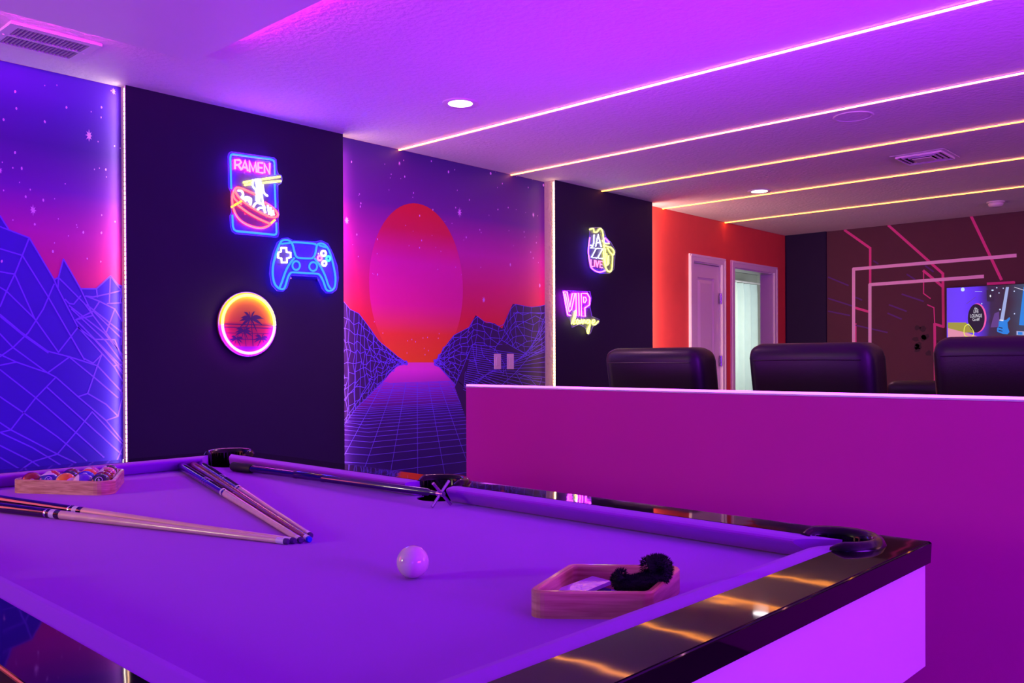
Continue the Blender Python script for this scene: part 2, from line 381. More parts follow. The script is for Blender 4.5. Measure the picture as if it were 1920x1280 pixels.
# ground
cl = Y2+.003; cr_ = Y3-.006
def fixy(pts): 
    for p in pts: p.y = min(max(p.y, cl), cr_)
    return pts
g0 = onx(640+460/3.7643, 560+449/3.7643, WX+.0018)
poly(b, fixy([T2(p, WX+.0018) for p in ra]+[T2(p, WX+.0018) for p in sa]+[Vector((WX+.0018, Y3, .3)), Vector((WX+.0018, Y3, .02)), Vector((WX+.0018, Y2, .02))]), 2)
poly(b, fixy([T2(p) for p in ra+rb[::-1]]), 3)
poly(b, fixy([T2(p) for p in sa+sb[::-1]]), 3)
poly(b, fixy([T2(p) for p in sb]+[T2((1460, 1300)), T2((1100, 1300)), T2((920, 900)), T2((850, 700))][:3]), 3) if False else None
def coons(a, bb, n, m_, jit, w, rng=(0, 1)):
    K = [[None]*(m_+1) for _ in range(n+1)]
    for i in range(n+1):
        for j in range(m_+1):
            t = j/m_; pa = lerp_poly(a, t); pb = lerp_poly(bb, t); s = i/n
            p = pa.lerp(pb, s)
            if 0 < i < n: p += Vector((random.uniform(-1, 1)*jit, random.uniform(-1, 1)*jit*1.6, 0))
            K[i][j] = p
    X = WX+.0026
    for i in range(n+1): ribbon(b, fixy([T2(p, X) for p in K[i]]), w, NX, 4)
    for j in range(m_+1): ribbon(b, fixy([T2(K[i][j], X) for i in range(n+1)]), w, NX, 4)
coons(ra, rb, 10, 17, 14, .0036)
coons(sa, sb, 14, 19, 12, .0036)
# front mountain on the right
fm = [(800, 620), (925, 322), (1000, 330), (1090, 337), (1130, 290), (1230, 350), (1330, 405), (1460, 360), (1460, 900), (900, 900)]
poly(b, fixy([T2(p, WX+.003) for p in fm]), 3)
X = WX+.0036
for l in [fm[:8], [(925, 322), (940, 430), (965, 520), (1100, 600)], [(985, 330), (1000, 400), (1050, 440), (1135, 520)], [(1045, 335), (1090, 360), (1150, 460), (1140, 540)], [(1090, 337), (1080, 370)], [(1150, 220), (1230, 350), (1310, 300), (1240, 190)],
          [(1240, 190), (1215, 100), (1450, 100)], [(1240, 190), (1370, 120), (1430, 150)], [(1310, 300), (1400, 290), (1425, 150)], [(1330, 405), (1230, 520), (1280, 610)], [(1330, 405), (1460, 350)], [(1230, 520), (1130, 610)], [(1240, 520), (1330, 560), (1400, 640)]]:
    ribbon(b, fixy([T2(p, X) for p in l]), .0042, NX, 4)
for k in range(22):
    t = k/21; p = Vector((860+60*t, 640-300*t)); q = Vector((880+440*t, 600-200*t)); r_ = Vector((1440, 880-760*t))
    ribbon(b, fixy([T2(v, X) for v in (p, Vector((p.x*.45+q.x*.55+30, p.y*.4+q.y*.6+40*(1-t))), q, r_)]), .0038, NX, 4)
# valley grid: horizontals at even depth steps, verticals fanning out
def edge_at(P, y):
    for (x0, y0), (x1, y1) in zip(P[:-1], P[1:]):
        if (y0-y)*(y1-y) <= 0 and y0 != y1: return x0+(x1-x0)*(y-y0)/(y1-y0)
    return None
X = WX+.0024
zc = lambda y: onx(640+535/3.7643, 560+y/3.7643, X).z
RBW = fixy([T2(p, X) for p in rb]); SBW = fixy([T2(p, X) for p in sb])
def wall_edge(P, z, dflt):
    for p, q in zip(P[:-1], P[1:]):
        if (p.z-z)*(q.z-z) <= 0 and abs(p.z-q.z) > 1e-6: return p.y+(q.y-p.y)*(z-p.z)/(q.z-p.z)
    return dflt
y = 1300.
ycen = onx(640+535/3.7643, 700, X).y
k = 0.
while True:
    y = 452+7400/(9+k); k += 1. if y > 760 else (2. if y > 640 else 3.)
    if y < 585: break
    z = zc(y); L_ = wall_edge(RBW, z, cl); R2 = wall_edge(SBW, z, cr_)
    m1 = L_+(R2-L_)*.12
    ribbon(b, [(X, L_, z+(.03 if L_ <= cl+.001 else .012)), (X, m1, z), (X, R2, z+.004)], .0034, NX, 4)
for v in range(-9, 12):
    top = (565+v*22, 500) ; botp = (535+v*176-(0 if v <= 0 else 0), 1330)
    a = T2((535+v*52+ (v*0), 560), X); c = T2((535+v*178, 1330), X)
    a.z = zc(590); c.z = zc(1330)
    a.y = ycen+v*.092; c.y = ycen+v*.245
    if abs(a.y-ycen) > .75: continue
    if c.y < cl: t = (cl-a.y)/(c.y-a.y); c = a.lerp(c, t)
    if c.y > cr_: t = (cr_-a.y)/(c.y-a.y); c = a.lerp(c, t)
    ribbon(b, [a, c], .004, NX, 4)
stars(b, [(862, 398, .028), (907, 562, .02), (650, 413, .022), (1000, 403, .017), (957, 496, .013), (1012, 535, .012), (749, 306, .013), (920, 325, .01), (841, 322, .009), (1019, 347, .01)], 5, WX+.0022)
stars(b, [(random.uniform(655, 1015), random.uniform(300, 520), random.choice((.003, .004, .006))) for _ in range(70)], 5, WX+.0022)
stars(b, [(random.uniform(700, 880), random.uniform(600, 665), .004) for _ in range(16)], 5, WX+.0022)
mu2 = obj('mural', b, [m_sky2, m_sun, m_ground, m_mtn2, m_line2, m_star]); tag(mu2, 'sunset mural with huge red and pink sun above a violet wireframe valley', 'mural')

# light switches on the sunset mural
for px, lab in ((932, 'left white rocker light switch on the sunset mural'), (956, 'right white rocker light switch on the sunset mural')):
    a = onx(px-6, 663, WX+.004); c = onx(px+6.5, 692, WX+.004)
    t = thing('light_switch', lab, 'light switch', (WX+.004, (a.y+c.y)/2, c.z), 'light switches on the sunset mural')
    obj('cover_plate', BX((WX+.004, a.y, c.z), (WX+.010, c.y, a.z), .002), m_trimw, t)
    w = (c.y-a.y); h = a.z-c.z
    obj('rocker', BX((WX+.010, a.y+w*.26, c.z+h*.22), (WX+.014, c.y-w*.26, a.z-h*.22), .0015), m_white, t)

# ------------------------------------------------------------------ ceiling strips, lamps, vents
SY = [3.506, 4.522, 5.444, 6.447, 7.522]
sl = ['nearest the camera, starting at the sunset mural', 'second from the camera, ending right of the sunset mural', 'middle one, ending above the jazz neon sign panel', 'starting left above the closed white door', 'farthest one, in front of the wall with the television']
def ledramp(name, rgb):  # pinker end paints camera bloom into the strip's emission colour
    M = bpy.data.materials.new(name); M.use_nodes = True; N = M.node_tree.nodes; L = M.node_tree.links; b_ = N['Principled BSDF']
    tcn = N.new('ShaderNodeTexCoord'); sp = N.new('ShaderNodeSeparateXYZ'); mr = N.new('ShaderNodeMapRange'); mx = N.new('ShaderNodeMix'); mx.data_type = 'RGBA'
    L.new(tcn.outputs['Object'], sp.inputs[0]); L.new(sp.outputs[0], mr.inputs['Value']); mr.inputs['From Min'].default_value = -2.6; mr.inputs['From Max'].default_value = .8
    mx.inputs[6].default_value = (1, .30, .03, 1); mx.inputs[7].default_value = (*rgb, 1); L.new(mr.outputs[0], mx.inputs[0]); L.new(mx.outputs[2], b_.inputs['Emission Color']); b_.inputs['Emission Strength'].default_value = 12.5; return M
LEDM = [ledramp('amber_led_pink_bloom', (1, .34, .62)), ledramp('amber_led_rose_bloom', (1, .30, .22)), m_led_y, m_led_y, m_led_y]
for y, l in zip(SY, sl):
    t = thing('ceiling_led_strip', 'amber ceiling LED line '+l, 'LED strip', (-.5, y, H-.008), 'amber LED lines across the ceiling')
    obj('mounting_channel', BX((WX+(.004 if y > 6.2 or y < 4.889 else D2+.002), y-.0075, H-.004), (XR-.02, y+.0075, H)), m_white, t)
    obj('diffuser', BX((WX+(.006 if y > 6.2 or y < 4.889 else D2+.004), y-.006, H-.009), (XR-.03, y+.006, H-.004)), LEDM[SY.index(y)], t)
def downlight(x, y, label, pw=9.):
    t = thing('recessed_downlight', label, 'ceiling light', (x, y, H-.006), 'round recessed downlights')
    b = B(); lathe(b, [(.062, -.004), (.088, -.006), (.092, -.002), (.092, 0)], Matrix.Translation((x, y, H)), 32); obj('trim_ring', b, m_white, t, True)
    b = B(); lathe(b, [(0, -.003), (.063, -.0035)], Matrix.Translation((x, y, H)), 32); obj('lamp_lens', b, m_lamp, t)
    l = bpy.data.lights.new('downlight_beam', 'SPOT'); l.energy = pw; l.color = (1, .42, .66); l.spot_size = math.radians(125); l.spot_blend = .8; l.shadow_soft_size = .06
    o = bpy.data.objects.new('downlight_beam', l); COL.objects.link(o); o.location = (0, 0, -.012); o.parent = t
downlight(-3.206, 3.092, 'glowing round downlight near the sunset mural, left one', 80.)
downlight(-3.211, 6.314, 'glowing round downlight beside the fourth LED line, far one', 60.)
# square four-way diffuser
def square_vent():
    cx, cy, h = -1.89, 5.985, .165
    t = thing('ceiling_vent', 'square white four-way ceiling diffuser between two amber LED lines', 'vent', (cx, cy, H-.012))
    obj('cover_plate', BX((cx-h, cy-h, H-.004), (cx+h, cy+h, H), .002), m_white, t)
    b = B()
    for k, s in enumerate((.135, .105, .075)):
        for (dx, dy) in ((1, 0), (-1, 0), (0, 1), (0, -1)):
            if dx: box(b, (cx+dx*s-.002, cy-s, H-.016), (cx+dx*s+.006*dx+.002, cy+s, H-.004))
            else: box(b, (cx-s, cy+dy*s-.002, H-.016), (cx+s, cy+dy*s+.006+.002*dy, H-.004))
    obj('louvres', b, m_trimw, t)
    obj('centre_plate', BX((cx-.06, cy-.06, H-.022), (cx+.06, cy+.06, H-.016), .003), m_white, t)
    b = B(); box(b, (cx-.13, cy-.13, H-.006), (cx+.13, cy+.13, H-.0041)); obj('shadow_gap', b, m_dark, t)
square_vent()
def wall_vent():
    x0, x1, y0, y1 = -3.955, -3.665, 1.165, 1.505
    t = thing('air_return_vent', 'purple-lit rectangular ceiling register with two rows of slats near the leftmost mural', 'vent', ((x0+x1)/2, (y0+y1)/2, H-.014))
    b = B(); xm = (x0+x1)/2; e = .035
    for lo, hi in (((x0, y0), (x0+e, y1)), ((x1-e, y0), (x1, y1)), ((x0+e, y0), (x1-e, y0+e)), ((x0+e, y1-e), (x1-e, y1)), ((xm-.008, y0+e), (xm+.008, y1-e))):
        box(b, (lo[0], lo[1], H-.012), (hi[0], hi[1], H-.0005), 0)
    obj('frame', b, m_white, t)
    obj('duct_opening', BX((x0+e, y0+e, H-.002), (x1-e, y1-e, H-.0008)), m_dark, t)
    n = 18
    for side in (0, 1):
        xa, xb = (x0+e, xm-.008) if side == 0 else (xm+.008, x1-e)
        for i in range(n):
            yy = y0+e+(i+.5)*(y1-y0-2*e)/n
            b = B(); prism(b, [(xa, yy-.0055, H-.0025), (xa, yy+.003, H-.012), (xa, yy+.0045, H-.0115), (xa, yy-.004, H-.002)], (xb-xa, 0, 0)); obj('slat', b, mat('vent_slat_shaded', (168, 160, 176), .5), t)  # slats greyed to paint in the shade of a recess
    for yy in (y0+.018, y1-.018): b = B(); lathe(b, [(0, -.0145), (.004, -.014), (.004, -.012)], Matrix.Translation((xm, yy, H)), 10); obj('screw_head', b, m_trimw, t)
wall_vent()
t = thing('smoke_detector', 'small round white smoke detector on the far right of the ceiling', 'smoke detector', (-2.004, 8.127, H-.035))
b = B(); lathe(b, [(.068, 0), (.068, -.012), (.060, -.014)], Matrix.Translation((-2.004, 8.127, H)), 28); obj('base_plate', b, m_white, t, True, angle=40)
b = B(); lathe(b, [(.058, -.014), (.056, -.030), (.045, -.042), (.0, -.045)], Matrix.Translation((-2.004, 8.127, H)), 28); obj('cover', b, m_trimw, t, True, angle=50)
t = thing('ceiling_speaker', 'faint round painted-over ceiling speaker below the second LED line', 'speaker', (-1.854, 4.72, H-.005))
b = B(); lathe(b, [(.105, 0), (.103, -.004), (.092, -.005), (.09, -.002)], Matrix.Translation((-1.854, 4.72, H)), 32); obj('ring', b, m_ceil, t, True)
b = B(); lathe(b, [(.09, -.002), (0, -.0025)], Matrix.Translation((-1.854, 4.72, H)), 32); obj('grille', b, m_ceil, t)

# dropped ceiling cloud with hidden magenta strip
cc = onz(365, 115, 2.41)
CX, CY = cc.x, cc.y
t = thing('ceiling_cloud', 'smooth dropped ceiling panel with pink light glowing round its edge', 'ceiling panel', (0, 0, 2.41))
obj('panel', BX((CX, YN+.5, 2.41), (XR-1.2, CY, 2.418)), m_smooth, t)
obj('suspension_core', BX((CX+.06, YN+.66, 2.418), (XR-1.36, CY-.06, H)), m_smooth, t)
b = B()
box(b, (CX+.045, YN+.8, 2.42), (CX+.055, CY-.30, 2.43)); box(b, (CX+.30, CY-.055, 2.42), (XR-1.5, CY-.045, 2.43))
obj('hidden_led_strip', b, m_led_m, t)

# ------------------------------------------------------------------ half wall
PY = 2.9
struct('wall_half', BX((-2.98, PY, 0), (XR, PY+.14, 1.012), .003, 1), m_pony)
t = thing('half_wall_led_strip', 'pink LED line running along the top edge of the magenta half wall', 'LED strip', (-1, PY, 1.012))
obj('mounting_channel', BX((-2.98, PY, 1.012), (XR, PY+.02, 1.018)), m_white, t)
obj('diffuser', BX((-2.976, PY+.001, 1.018), (XR, PY+.016, 1.026)), m_led_p, t)
# ------------------------------------------------------------------ doors
def casing(par, y0, y1, top, m_):
    e = CW
    b = B()
    for lo, hi in (((y0, 0), (y0+e, top)), ((y1-e, 0), (y1, top))):
        box(b, (WX, lo[0], lo[1]), (WX+.018, hi[0], hi[1]))
        box(b, (WX+.018, lo[0]+.006, lo[1]), (WX+.024, lo[0]+.022, hi[1]-.02)) if lo[0] == y0 else box(b, (WX+.018, hi[0]-.022, lo[1]), (WX+.024, hi[0]-.006, hi[1]-.02))
    box(b, (WX, y0+e, top-e), (WX+.018, y1-e, top)); box(b, (WX+.018, y0+.02, top-.022), (WX+.024, y1-.02, top-.006))
    return b
for i, (y0, y1, top) in enumerate(DOORS):
    d = bpy.data.objects.new('door_%d' % (i+1), None); COL.objects.link(d); d.location = (WX, (y0+y1)/2, 0); ORG[d.name] = Vector(d.location); d['kind'] = 'structure'
    obj('door_casing', casing(d, y0, y1, top, m_trimw), m_trimw, d)
    a, c, tz = op[i]
    b = B(); box(b, (WX-.14, a, 0), (WX, a+.012, tz)); box(b, (WX-.14, c-.012, 0), (WX, c, tz)); box(b, (WX-.14, a+.012, tz-.012), (WX, c-.012, tz))
    obj('jamb', b, m_trimw, d)
    if i == 0:
        xf = WX-.012; xb = xf-.035; ya, yc = a+.016, c-.016; zt = tz-.018
        b = B(); box(b, (xb, ya, .01), (xf-.014, yc, zt))
        st = .095
        box(b, (xf-.014, ya, .01), (xf, ya+st, zt)); box(b, (xf-.014, yc-st, .01), (xf, yc, zt))
        rails = [(.01, .22), (.93, 1.08), (zt-.12, zt)]
        for z0, z1 in rails: box(b, (xf-.014, ya+st, z0), (xf, yc-st, z1))
        for z0, z1 in ((.22, .93), (1.08, zt-.12)):
            P0 = [(xf-.014, ya+st+.02, z0+.02), (xf-.014, yc-st-.02, z0+.02), (xf-.014, yc-st-.02, z1-.02), (xf-.014, ya+st+.02, z1-.02)]
            P1 = [(xf-.001, ya+st+.05, z0+.05), (xf-.001, yc-st-.05, z0+.05), (xf-.001, yc-st-.05, z1-.05), (xf-.001, ya+st+.05, z1-.05)]
            v0 = [b.verts.new(p) for p in P0]; v1 = [b.verts.new(p) for p in P1]
            for k in range(4): b.faces.new((v0[k], v0[(k+1) % 4], v1[(k+1) % 4], v1[k]))
            b.faces.new(v1)
        dl = obj('door_leaf', b, m_trimw, d)
        chrome = mat('brushed_nickel', (190, 185, 195), .25, 1., vary=.03)
        for zz in (1.66, 1.07, .3):
            b = B(); lathe(b, [(0, 0), (.008, 0), (.008, .1), (0, .1)], Matrix.Translation((WX+.006, c-.012, zz)), 10); box(b, (WX-.002, c-.04, zz), (WX+.001, c-.008, zz+.1)); obj('hinge', b, chrome, d)
# room beyond the open door
a, c, tz = op[1]
struct('wall_side_room', BX((WX-1.75, 5.6, 0), (WX-1.6, 11.4, H+.3)), mat('side_room_paint', (205, 205, 200), .7))
struct('ceiling_side_room', BX((WX-1.75, 5.6, 2.3), (WX-.14, 11.4, 2.42)), mat('side_room_ceiling', (150, 145, 150), .7))
struct('wall_side_room_end', BX((WX-1.75, 11.3, 0), (WX-.14, 11.4, 2.3)), MATS['side_room_paint'])
struct('wall_side_room_near', BX((WX-1.75, 5.55, 0), (WX-.14, 5.65, 2.3)), MATS['side_room_paint'])
struct('floor_side_room', BX((WX-3.3, 8.97, -.1), (WX-.14, 11.4, 0)), m_floor)
m_sheer = mat('sheer_curtain', (215, 232, 232), .8, sheen=.3)
t = thing('sheer_curtain', 'pale sheer curtain seen through the open doorway', 'curtain', (WX-1.35, 9.5, .02))
b = B(); n = 240; rows = [.03, .6, 1.2, 1.7, 2.0, 2.12]
g = []
for z in rows:
    line = []
    for i in range(n+1):
        yy = 7.2+i*3.6/n; s = .035+.012*math.sin(i*.9); amp = .035*(1 if z < 2.05 else .6)
        line.append(b.verts.new((WX-1.35+amp*math.sin(yy*2*PI/.17+.8*math.sin(yy*5)+z*.35)+.012*math.sin(yy*31), yy, z)))
    g.append(line)
for r1, r2 in zip(g[:-1], g[1:]):
    for i in range(n): b.faces.new((r1[i], r1[i+1], r2[i+1], r2[i]))
obj('curtain_cloth', b, m_sheer, t, True)
b = B(); tube(b, [(WX-1.35, 7.1, 2.14), (WX-1.35, 10.9, 2.14)], .012, 8); obj('curtain_rod', b, m_trimw, t)
def area(name, loc, direction, size, energy, color, sy=None, spread=None):
    l = bpy.data.lights.new(name, 'AREA'); l.energy = energy; l.color = color; l.shape = 'RECTANGLE'; l.size = size; l.size_y = sy or size
    if spread: l.spread = spread
    o = bpy.data.objects.new(name, l); COL.objects.link(o); o.location = loc
    o.rotation_euler = Vector(direction).to_track_quat('-Z', 'Y').to_euler(); return o
area('side_room_daylight', (WX-.5, 10.1, 1.5), (-1, .1, 0), .8, 12, (.88, .98, 1), 1.6)
p = onz(1402, 519, 2.285)
obj_l = thing('side_room_led_strip', 'cool white LED line on the ceiling inside the open doorway', 'LED strip', (p.x, p.y, 2.285))
obj('diffuser', BX((p.x-.012, p.y-1.6, 2.285), (p.x+.012, p.y+1.1, 2.3)), mat('cool_white_led', (255, 255, 255), emit=(1.6, 2.4, 2.6)), obj_l)
area('side_room_curtain_wash', (WX-1.24, 9.6, 2.25), (-.7, 0, -1), .05, 13, (1, .8, .25), 2.6)

# ------------------------------------------------------------------ television wall print
YW = YB
m_pl = mat('print_rose_lines', (236, 70, 150), .6, vary=0); m_pw = mat('print_pale_pink_lines', (252, 206, 228), .6, vary=0); m_pv = mat('print_faint_violet_lines', (92, 40, 130), .6, vary=0); m_pd = mat('painted_leaf_shadow', (58, 36, 44), .7, vary=0)
b = B(); box(b, (-3.741, YB-.0015, .0), (XR-.01, YB, H-.001), 0)
T3 = lambda p, o: ony(1540+p[0]/3.766, 400+p[1]/3.766, YB-.0018-o)
NYm = Vector((0, -1, 0))
for l in [[(165, 118), (345, 245), (345, 495)], [(475, 83), (858, 425), (862, 800), (800, 780), (805, 1320)], [(722, 405), (855, 515)], [(1060, 15), (1270, 465)], [(1175, 497), (1358, 487), (1358, 502)], [(240, 780), (240, 1000)], [(235, 665), (340, 695)]]:
    q = [T3(p, .0004) for p in l]
    for v in q: v.z = min(v.z, H-.004)
    ribbon(b, q, .024, NYm, 1)
for l in [[(722, 405), (722, 565), (770, 600)], [(750, 645), (795, 665), (800, 780)]]: ribbon(b, [T3(p, .0003) for p in l], .01, NYm, 1)
for l in [[(228, 1000), (228, 393), (1370, 297)], [(343, 1000), (343, 503), (1140, 445)]]: ribbon(b, [T3(p, .0008) for p in l], .032, NYm, 2)
for l in [[(50, 450), (190, 508)], [(50, 600), (225, 655)], [(235, 590), (285, 610)], [(480, 645), (600, 690)], [(470, 705), (565, 745)], [(245, 790), (465, 840)], [(605, 430), (660, 465)], [(570, 570), (720, 620)], [(370, 335), (400, 355)], [(735, 370), (790, 410)], [(50, 690), (200, 720)]]:
    ribbon(b, [T3(p, .0002) for p in l], .014, NYm, 3)
for (px, py) in [(675, 808), (715, 812), (668, 888), (720, 880), (675, 935), (690, 930), (760, 985), (830, 910), (735, 870), (680, 960)]:  # dark blotches painting a leafy plant shadow into the print
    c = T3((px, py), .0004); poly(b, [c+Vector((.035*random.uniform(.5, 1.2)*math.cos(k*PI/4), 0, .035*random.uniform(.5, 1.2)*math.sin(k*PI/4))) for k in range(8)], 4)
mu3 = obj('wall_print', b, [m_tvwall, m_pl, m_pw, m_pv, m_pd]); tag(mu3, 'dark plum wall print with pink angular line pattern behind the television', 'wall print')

# television
tp = ony(1775, 540, 8.75); TX0, TZ1 = tp.x, tp.z; TX1 = TX0+1.235; TZ0 = TZ1-.70
tv = thing('television', 'flat television showing a drum kit and blue guitar on stage', 'television', ((TX0+TX1)/2, 8.77, TZ0))
obj('casing', BX((TX0-.006, 8.752, TZ0-.006), (TX1+.006, 8.79, TZ1+.006), .003), mat('tv_black_plastic', (12, 12, 14), .3), tv)
obj('wall_bracket', BX((TX0+.4, 8.79, TZ0+.2), (TX1-.4, YB-.002, TZ1-.2)), m_dark, tv)
def scr(name, stops, lo, hi, ax=0, s=1.0, noise=.25): return gradmat(name, stops, ax, lo, hi, .3, s, noise)
w = TX1-TX0
sm = [gradmat('screen_stage_light', [(0, (90, 50, 230)), (.16, (96, 50, 255)), (.27, (80, 30, 230)), (.34, (20, 10, 60)), (.46, (10, 10, 30)), (.56, (20, 60, 90)), (.66, (36, 110, 130)), (.8, (16, 60, 96)), (1, (8, 20, 50))], 0, -w/2, w/2, .3, 1., .10),
      mat('screen_stage_floor', (0, 0, 0), emit=(.75, .28, .42)), mat('screen_olive_glow', (0, 0, 0), emit=(.36, .30, .05)), mat('screen_drum_skin', (0, 0, 0), emit=(.012, .008, .03)), mat('screen_drum_hoop', (0, 0, 0), emit=(.85, .10, .42)),
      mat('screen_lettering', (0, 0, 0), emit=(.85, .85, .95)), mat('screen_yellow_stand', (0, 0, 0), emit=(.9, .95, .08)), mat('screen_guitar_blue', (0, 0, 0), emit=(.02, .22, .75)), mat('screen_guitar_neck', (0, 0, 0), emit=(.35, .42, .75)),
      mat('screen_drum_dark', (0, 0, 0), emit=(.03, .015, .05)), mat('screen_hot_spot', (0, 0, 0), emit=(.6, .75, 1.)), mat('screen_violet_amp', (0, 0, 0), emit=(.12, .05, .25))]
b = B(); YS = 8.7515
TV = lambda p, o=0.: ony(1770+p[0]/10.667, 520+p[1]/10.667, YS-.0002-o)
poly(b, [(TX0, YS, TZ0), (TX1, YS, TZ0), (TX1, YS, TZ1), (TX0, YS, TZ1)], 0)
poly(b, [TV(p, .0001) for p in [(75, 1000), (420, 1090), (700, 1190), (700, 1290), (80, 1290)]], 1)
poly(b, [TV(p, .0002) for p in [(75, 900), (440, 900), (560, 1040), (620, 1110), (420, 1100), (75, 1010)]], 2)
el = lambda cx, cy, rx, ry, n=36: [(cx+rx*math.cos(2*PI*i/n), cy+ry*math.sin(2*PI*i/n)) for i in range(n)]
poly(b, [TV(p, .0003) for p in el(670, 810, 180, 292)], 4)
poly(b, [TV(p, .0004) for p in el(645, 815, 168, 285)], 3)
ribbon(b, [TV(p, .0006) for p in smooth_path([(490, 930, 0), (420, 980, 0), (400, 1090, 0), (430, 1170, 0), (560, 1180, 0), (590, 1080, 0), (490, 930, 0)], 5)], .006, NYm, 6)
poly(b, [TV(p, .0004) for p in [(850, 250), (1005, 250), (1000, 480), (860, 480)]], 9)
poly(b, [TV(p, .0005) for p in el(970, 255, 25, 14, 12)], 10); poly(b, [TV(p, .0005) for p in el(928, 370, 14, 26, 10)], 5)
for (px, py, r) in [(375, 240, 40), (1055, 205, 14), (1185, 215, 12), (1405, 275, 14), (1100, 310, 12), (755, 525, 12), (1410, 725, 14), (1120, 640, 16)]: poly(b, [TV(p, .0005) for p in el(px, py, r, r, 10)], 10)
poly(b, [TV(p, .0003) for p in [(1010, 720), (1100, 680), (1110, 990), (930, 1000), (970, 850)]], 11)
poly(b, [TV(p, .0006) for p in [(1240, 190), (1300, 190), (1195, 850), (1120, 850)]], 8)
poly(b, [TV(p, .0007) for p in [(1095, 880), (1190, 850), (1240, 850), (1310, 790), (1325, 830), (1270, 900), (1280, 1000), (1310, 1090), (1270, 1135), (1180, 1130), (1060, 1085), (1060, 1020), (1090, 970)]], 7)
for yy in (1000, 1060): poly(b, [TV(p, .0009) for p in [(1090, yy-14), (1170, yy+6), (1170, yy+24), (1090, yy+4)]], 3)
poly(b, [TV(p, .0009) for p in [(1110, 840), (1190, 850), (1185, 872), (1105, 862)]], 5)
poly(b, [TV(p, .0006) for p in [(1590, 190), (1680, 190), (1600, 960), (1500, 950)]], 7)
poly(b, [TV(p, .0007) for p in [(1450, 1070), (1800, 1090), (1800, 1165), (1450, 1150)]], 8); poly(b, [TV(p, .0008) for p in [(1480, 1088), (1570, 1092), (1570, 1148), (1480, 1140)]], 7)
ribbon(b, [TV(p, .0005) for p in [(1410, 195), (1600, 255)]], .004, NYm, 5); ribbon(b, [TV(p, .0005) for p in [(450, 525), (630, 395)]], .004, NYm, 11); ribbon(b, [TV(p, .0005) for p in [(620, 280), (760, 282)]], .003, NYm, 10)
def screen_text(s, p, size, sx=.72):
    tb = text_bm(s, size); c = TV(p, .0007)
    merge(b, tb, Matrix.Translation(c) @ Matrix.Rotation(PI/2, 4, 'X') @ Matrix.Diagonal((sx, 1, 1, 1)), 5)
screen_text('the', (637, 618), .032, .6); screen_text('LIVE', (640, 682), .044, .52); screen_text('LOUNGE', (640, 768), .044, .56); screen_text('Cardiff', (638, 842), .036, .6)
screen_text('VIP', (150, 1268), .045, .9)
obj('screen', b, sm, tv)

# ------------------------------------------------------------------ recliners
m_leather = mat('black_leather', (26, 18, 27), .4, spec=.4, bump=(180, .25, .0015), vary=.1)
m_leather2 = mat('black_leather_seams', (20, 15, 20), .5)
struct('floor_riser', BX((-3.1, PY+.14, 0), (XR, 5.05, .15)), m_floor)
def recliner(loc, label, z0, top, group, wdt=.56):
    x, y = loc; t = thing('recliner', label, 'recliner', (x, y+.3, z0), group)
    hb = top-z0-.38
    # backrest, curved, leaning towards the camera side
    b = B(); nx, nz = 14, 12; prof = []
    box(b, (-wdt/2, 0, 0), (wdt/2, .21, hb), 0, .065, 5)
    bmesh.ops.subdivide_edges(b, edges=[e for e in b.edges if abs(e.verts[0].co.z-e.verts[1].co.z) > .2], cuts=6)
    for v in b.verts:
        u = v.co.z/hb; v.co.x *= (.90+.10*math.sin(min(1, u*1.15)*PI/2)); v.co.y += (.16*(1-u) if True else 0) - .05*math.sin(u*PI)*(.3)
    bmesh.ops.translate(b, verts=b.verts, vec=(x, y, z0+.38)); br = obj('backrest', b, m_leather, t, True, angle=60)
    b = B(); zz = top-.075
    tube(b, [(x-wdt/2+.045, y-.001+.008, zz), (x-.1, y-.001+.006, zz+.002), (x+.1, y-.001+.006, zz+.002), (x+wdt/2-.045, y-.001+.008, zz)], .0025, 6); obj('seam', b, m_leather2, br)
    b = B(); box(b, (x-wdt/2+.05, y-.02+.21, top-.30), (x+wdt/2-.05, y+.30, top-.05), 0, .045, 4); obj('headrest', b, m_leather, t, True, angle=60)
    b = B(); box(b, (x-wdt/2+.01, y+.30, z0+.24), (x+wdt/2-.01, y+.86, z0+.46), 0, .05, 4); obj('seat', b, m_leather, t, True, angle=60)
    b = B(); box(b, (x-wdt/2+.01, y+.84, z0+.06), (x+wdt/2-.01, y+.92, z0+.42), 0, .03, 3); obj('footrest', b, m_leather, t, True, angle=60)
    b = B(); box(b, (x-wdt/2+.01, y+.2, z0), (x+wdt/2-.01, y+.84, z0+.24), 0, .01, 2); obj('base', b, m_leather, t)
    for s in (-1, 1):
        b = B(); xa = x+s*(wdt/2+.002); xb_ = xa+s*.095; box(b, (min(xa, xb_), y+.14, z0), (max(xa, xb_), y+.88, z0+.62), 0, .035, 4); obj('armrest', b, m_leather, t, True, angle=60)
    return t
g = 'black leather recliners behind the half wall'
recliner((-2.405, 3.56), 'black leather recliner in front of the closed white door, leftmost of the row', .15, 1.197, g)
recliner((-1.612, 3.56), 'black leather recliner in front of the open doorway, middle of the row', .15, 1.208, g)
recliner((-.835, 3.56), 'black leather recliner in front of the television, right end of the row', .15, 1.222, g)
recliner((-1.66, 5.45), 'low black leather recliner farther off, seen between the middle and right recliners', 0, 1.005, g, .62)

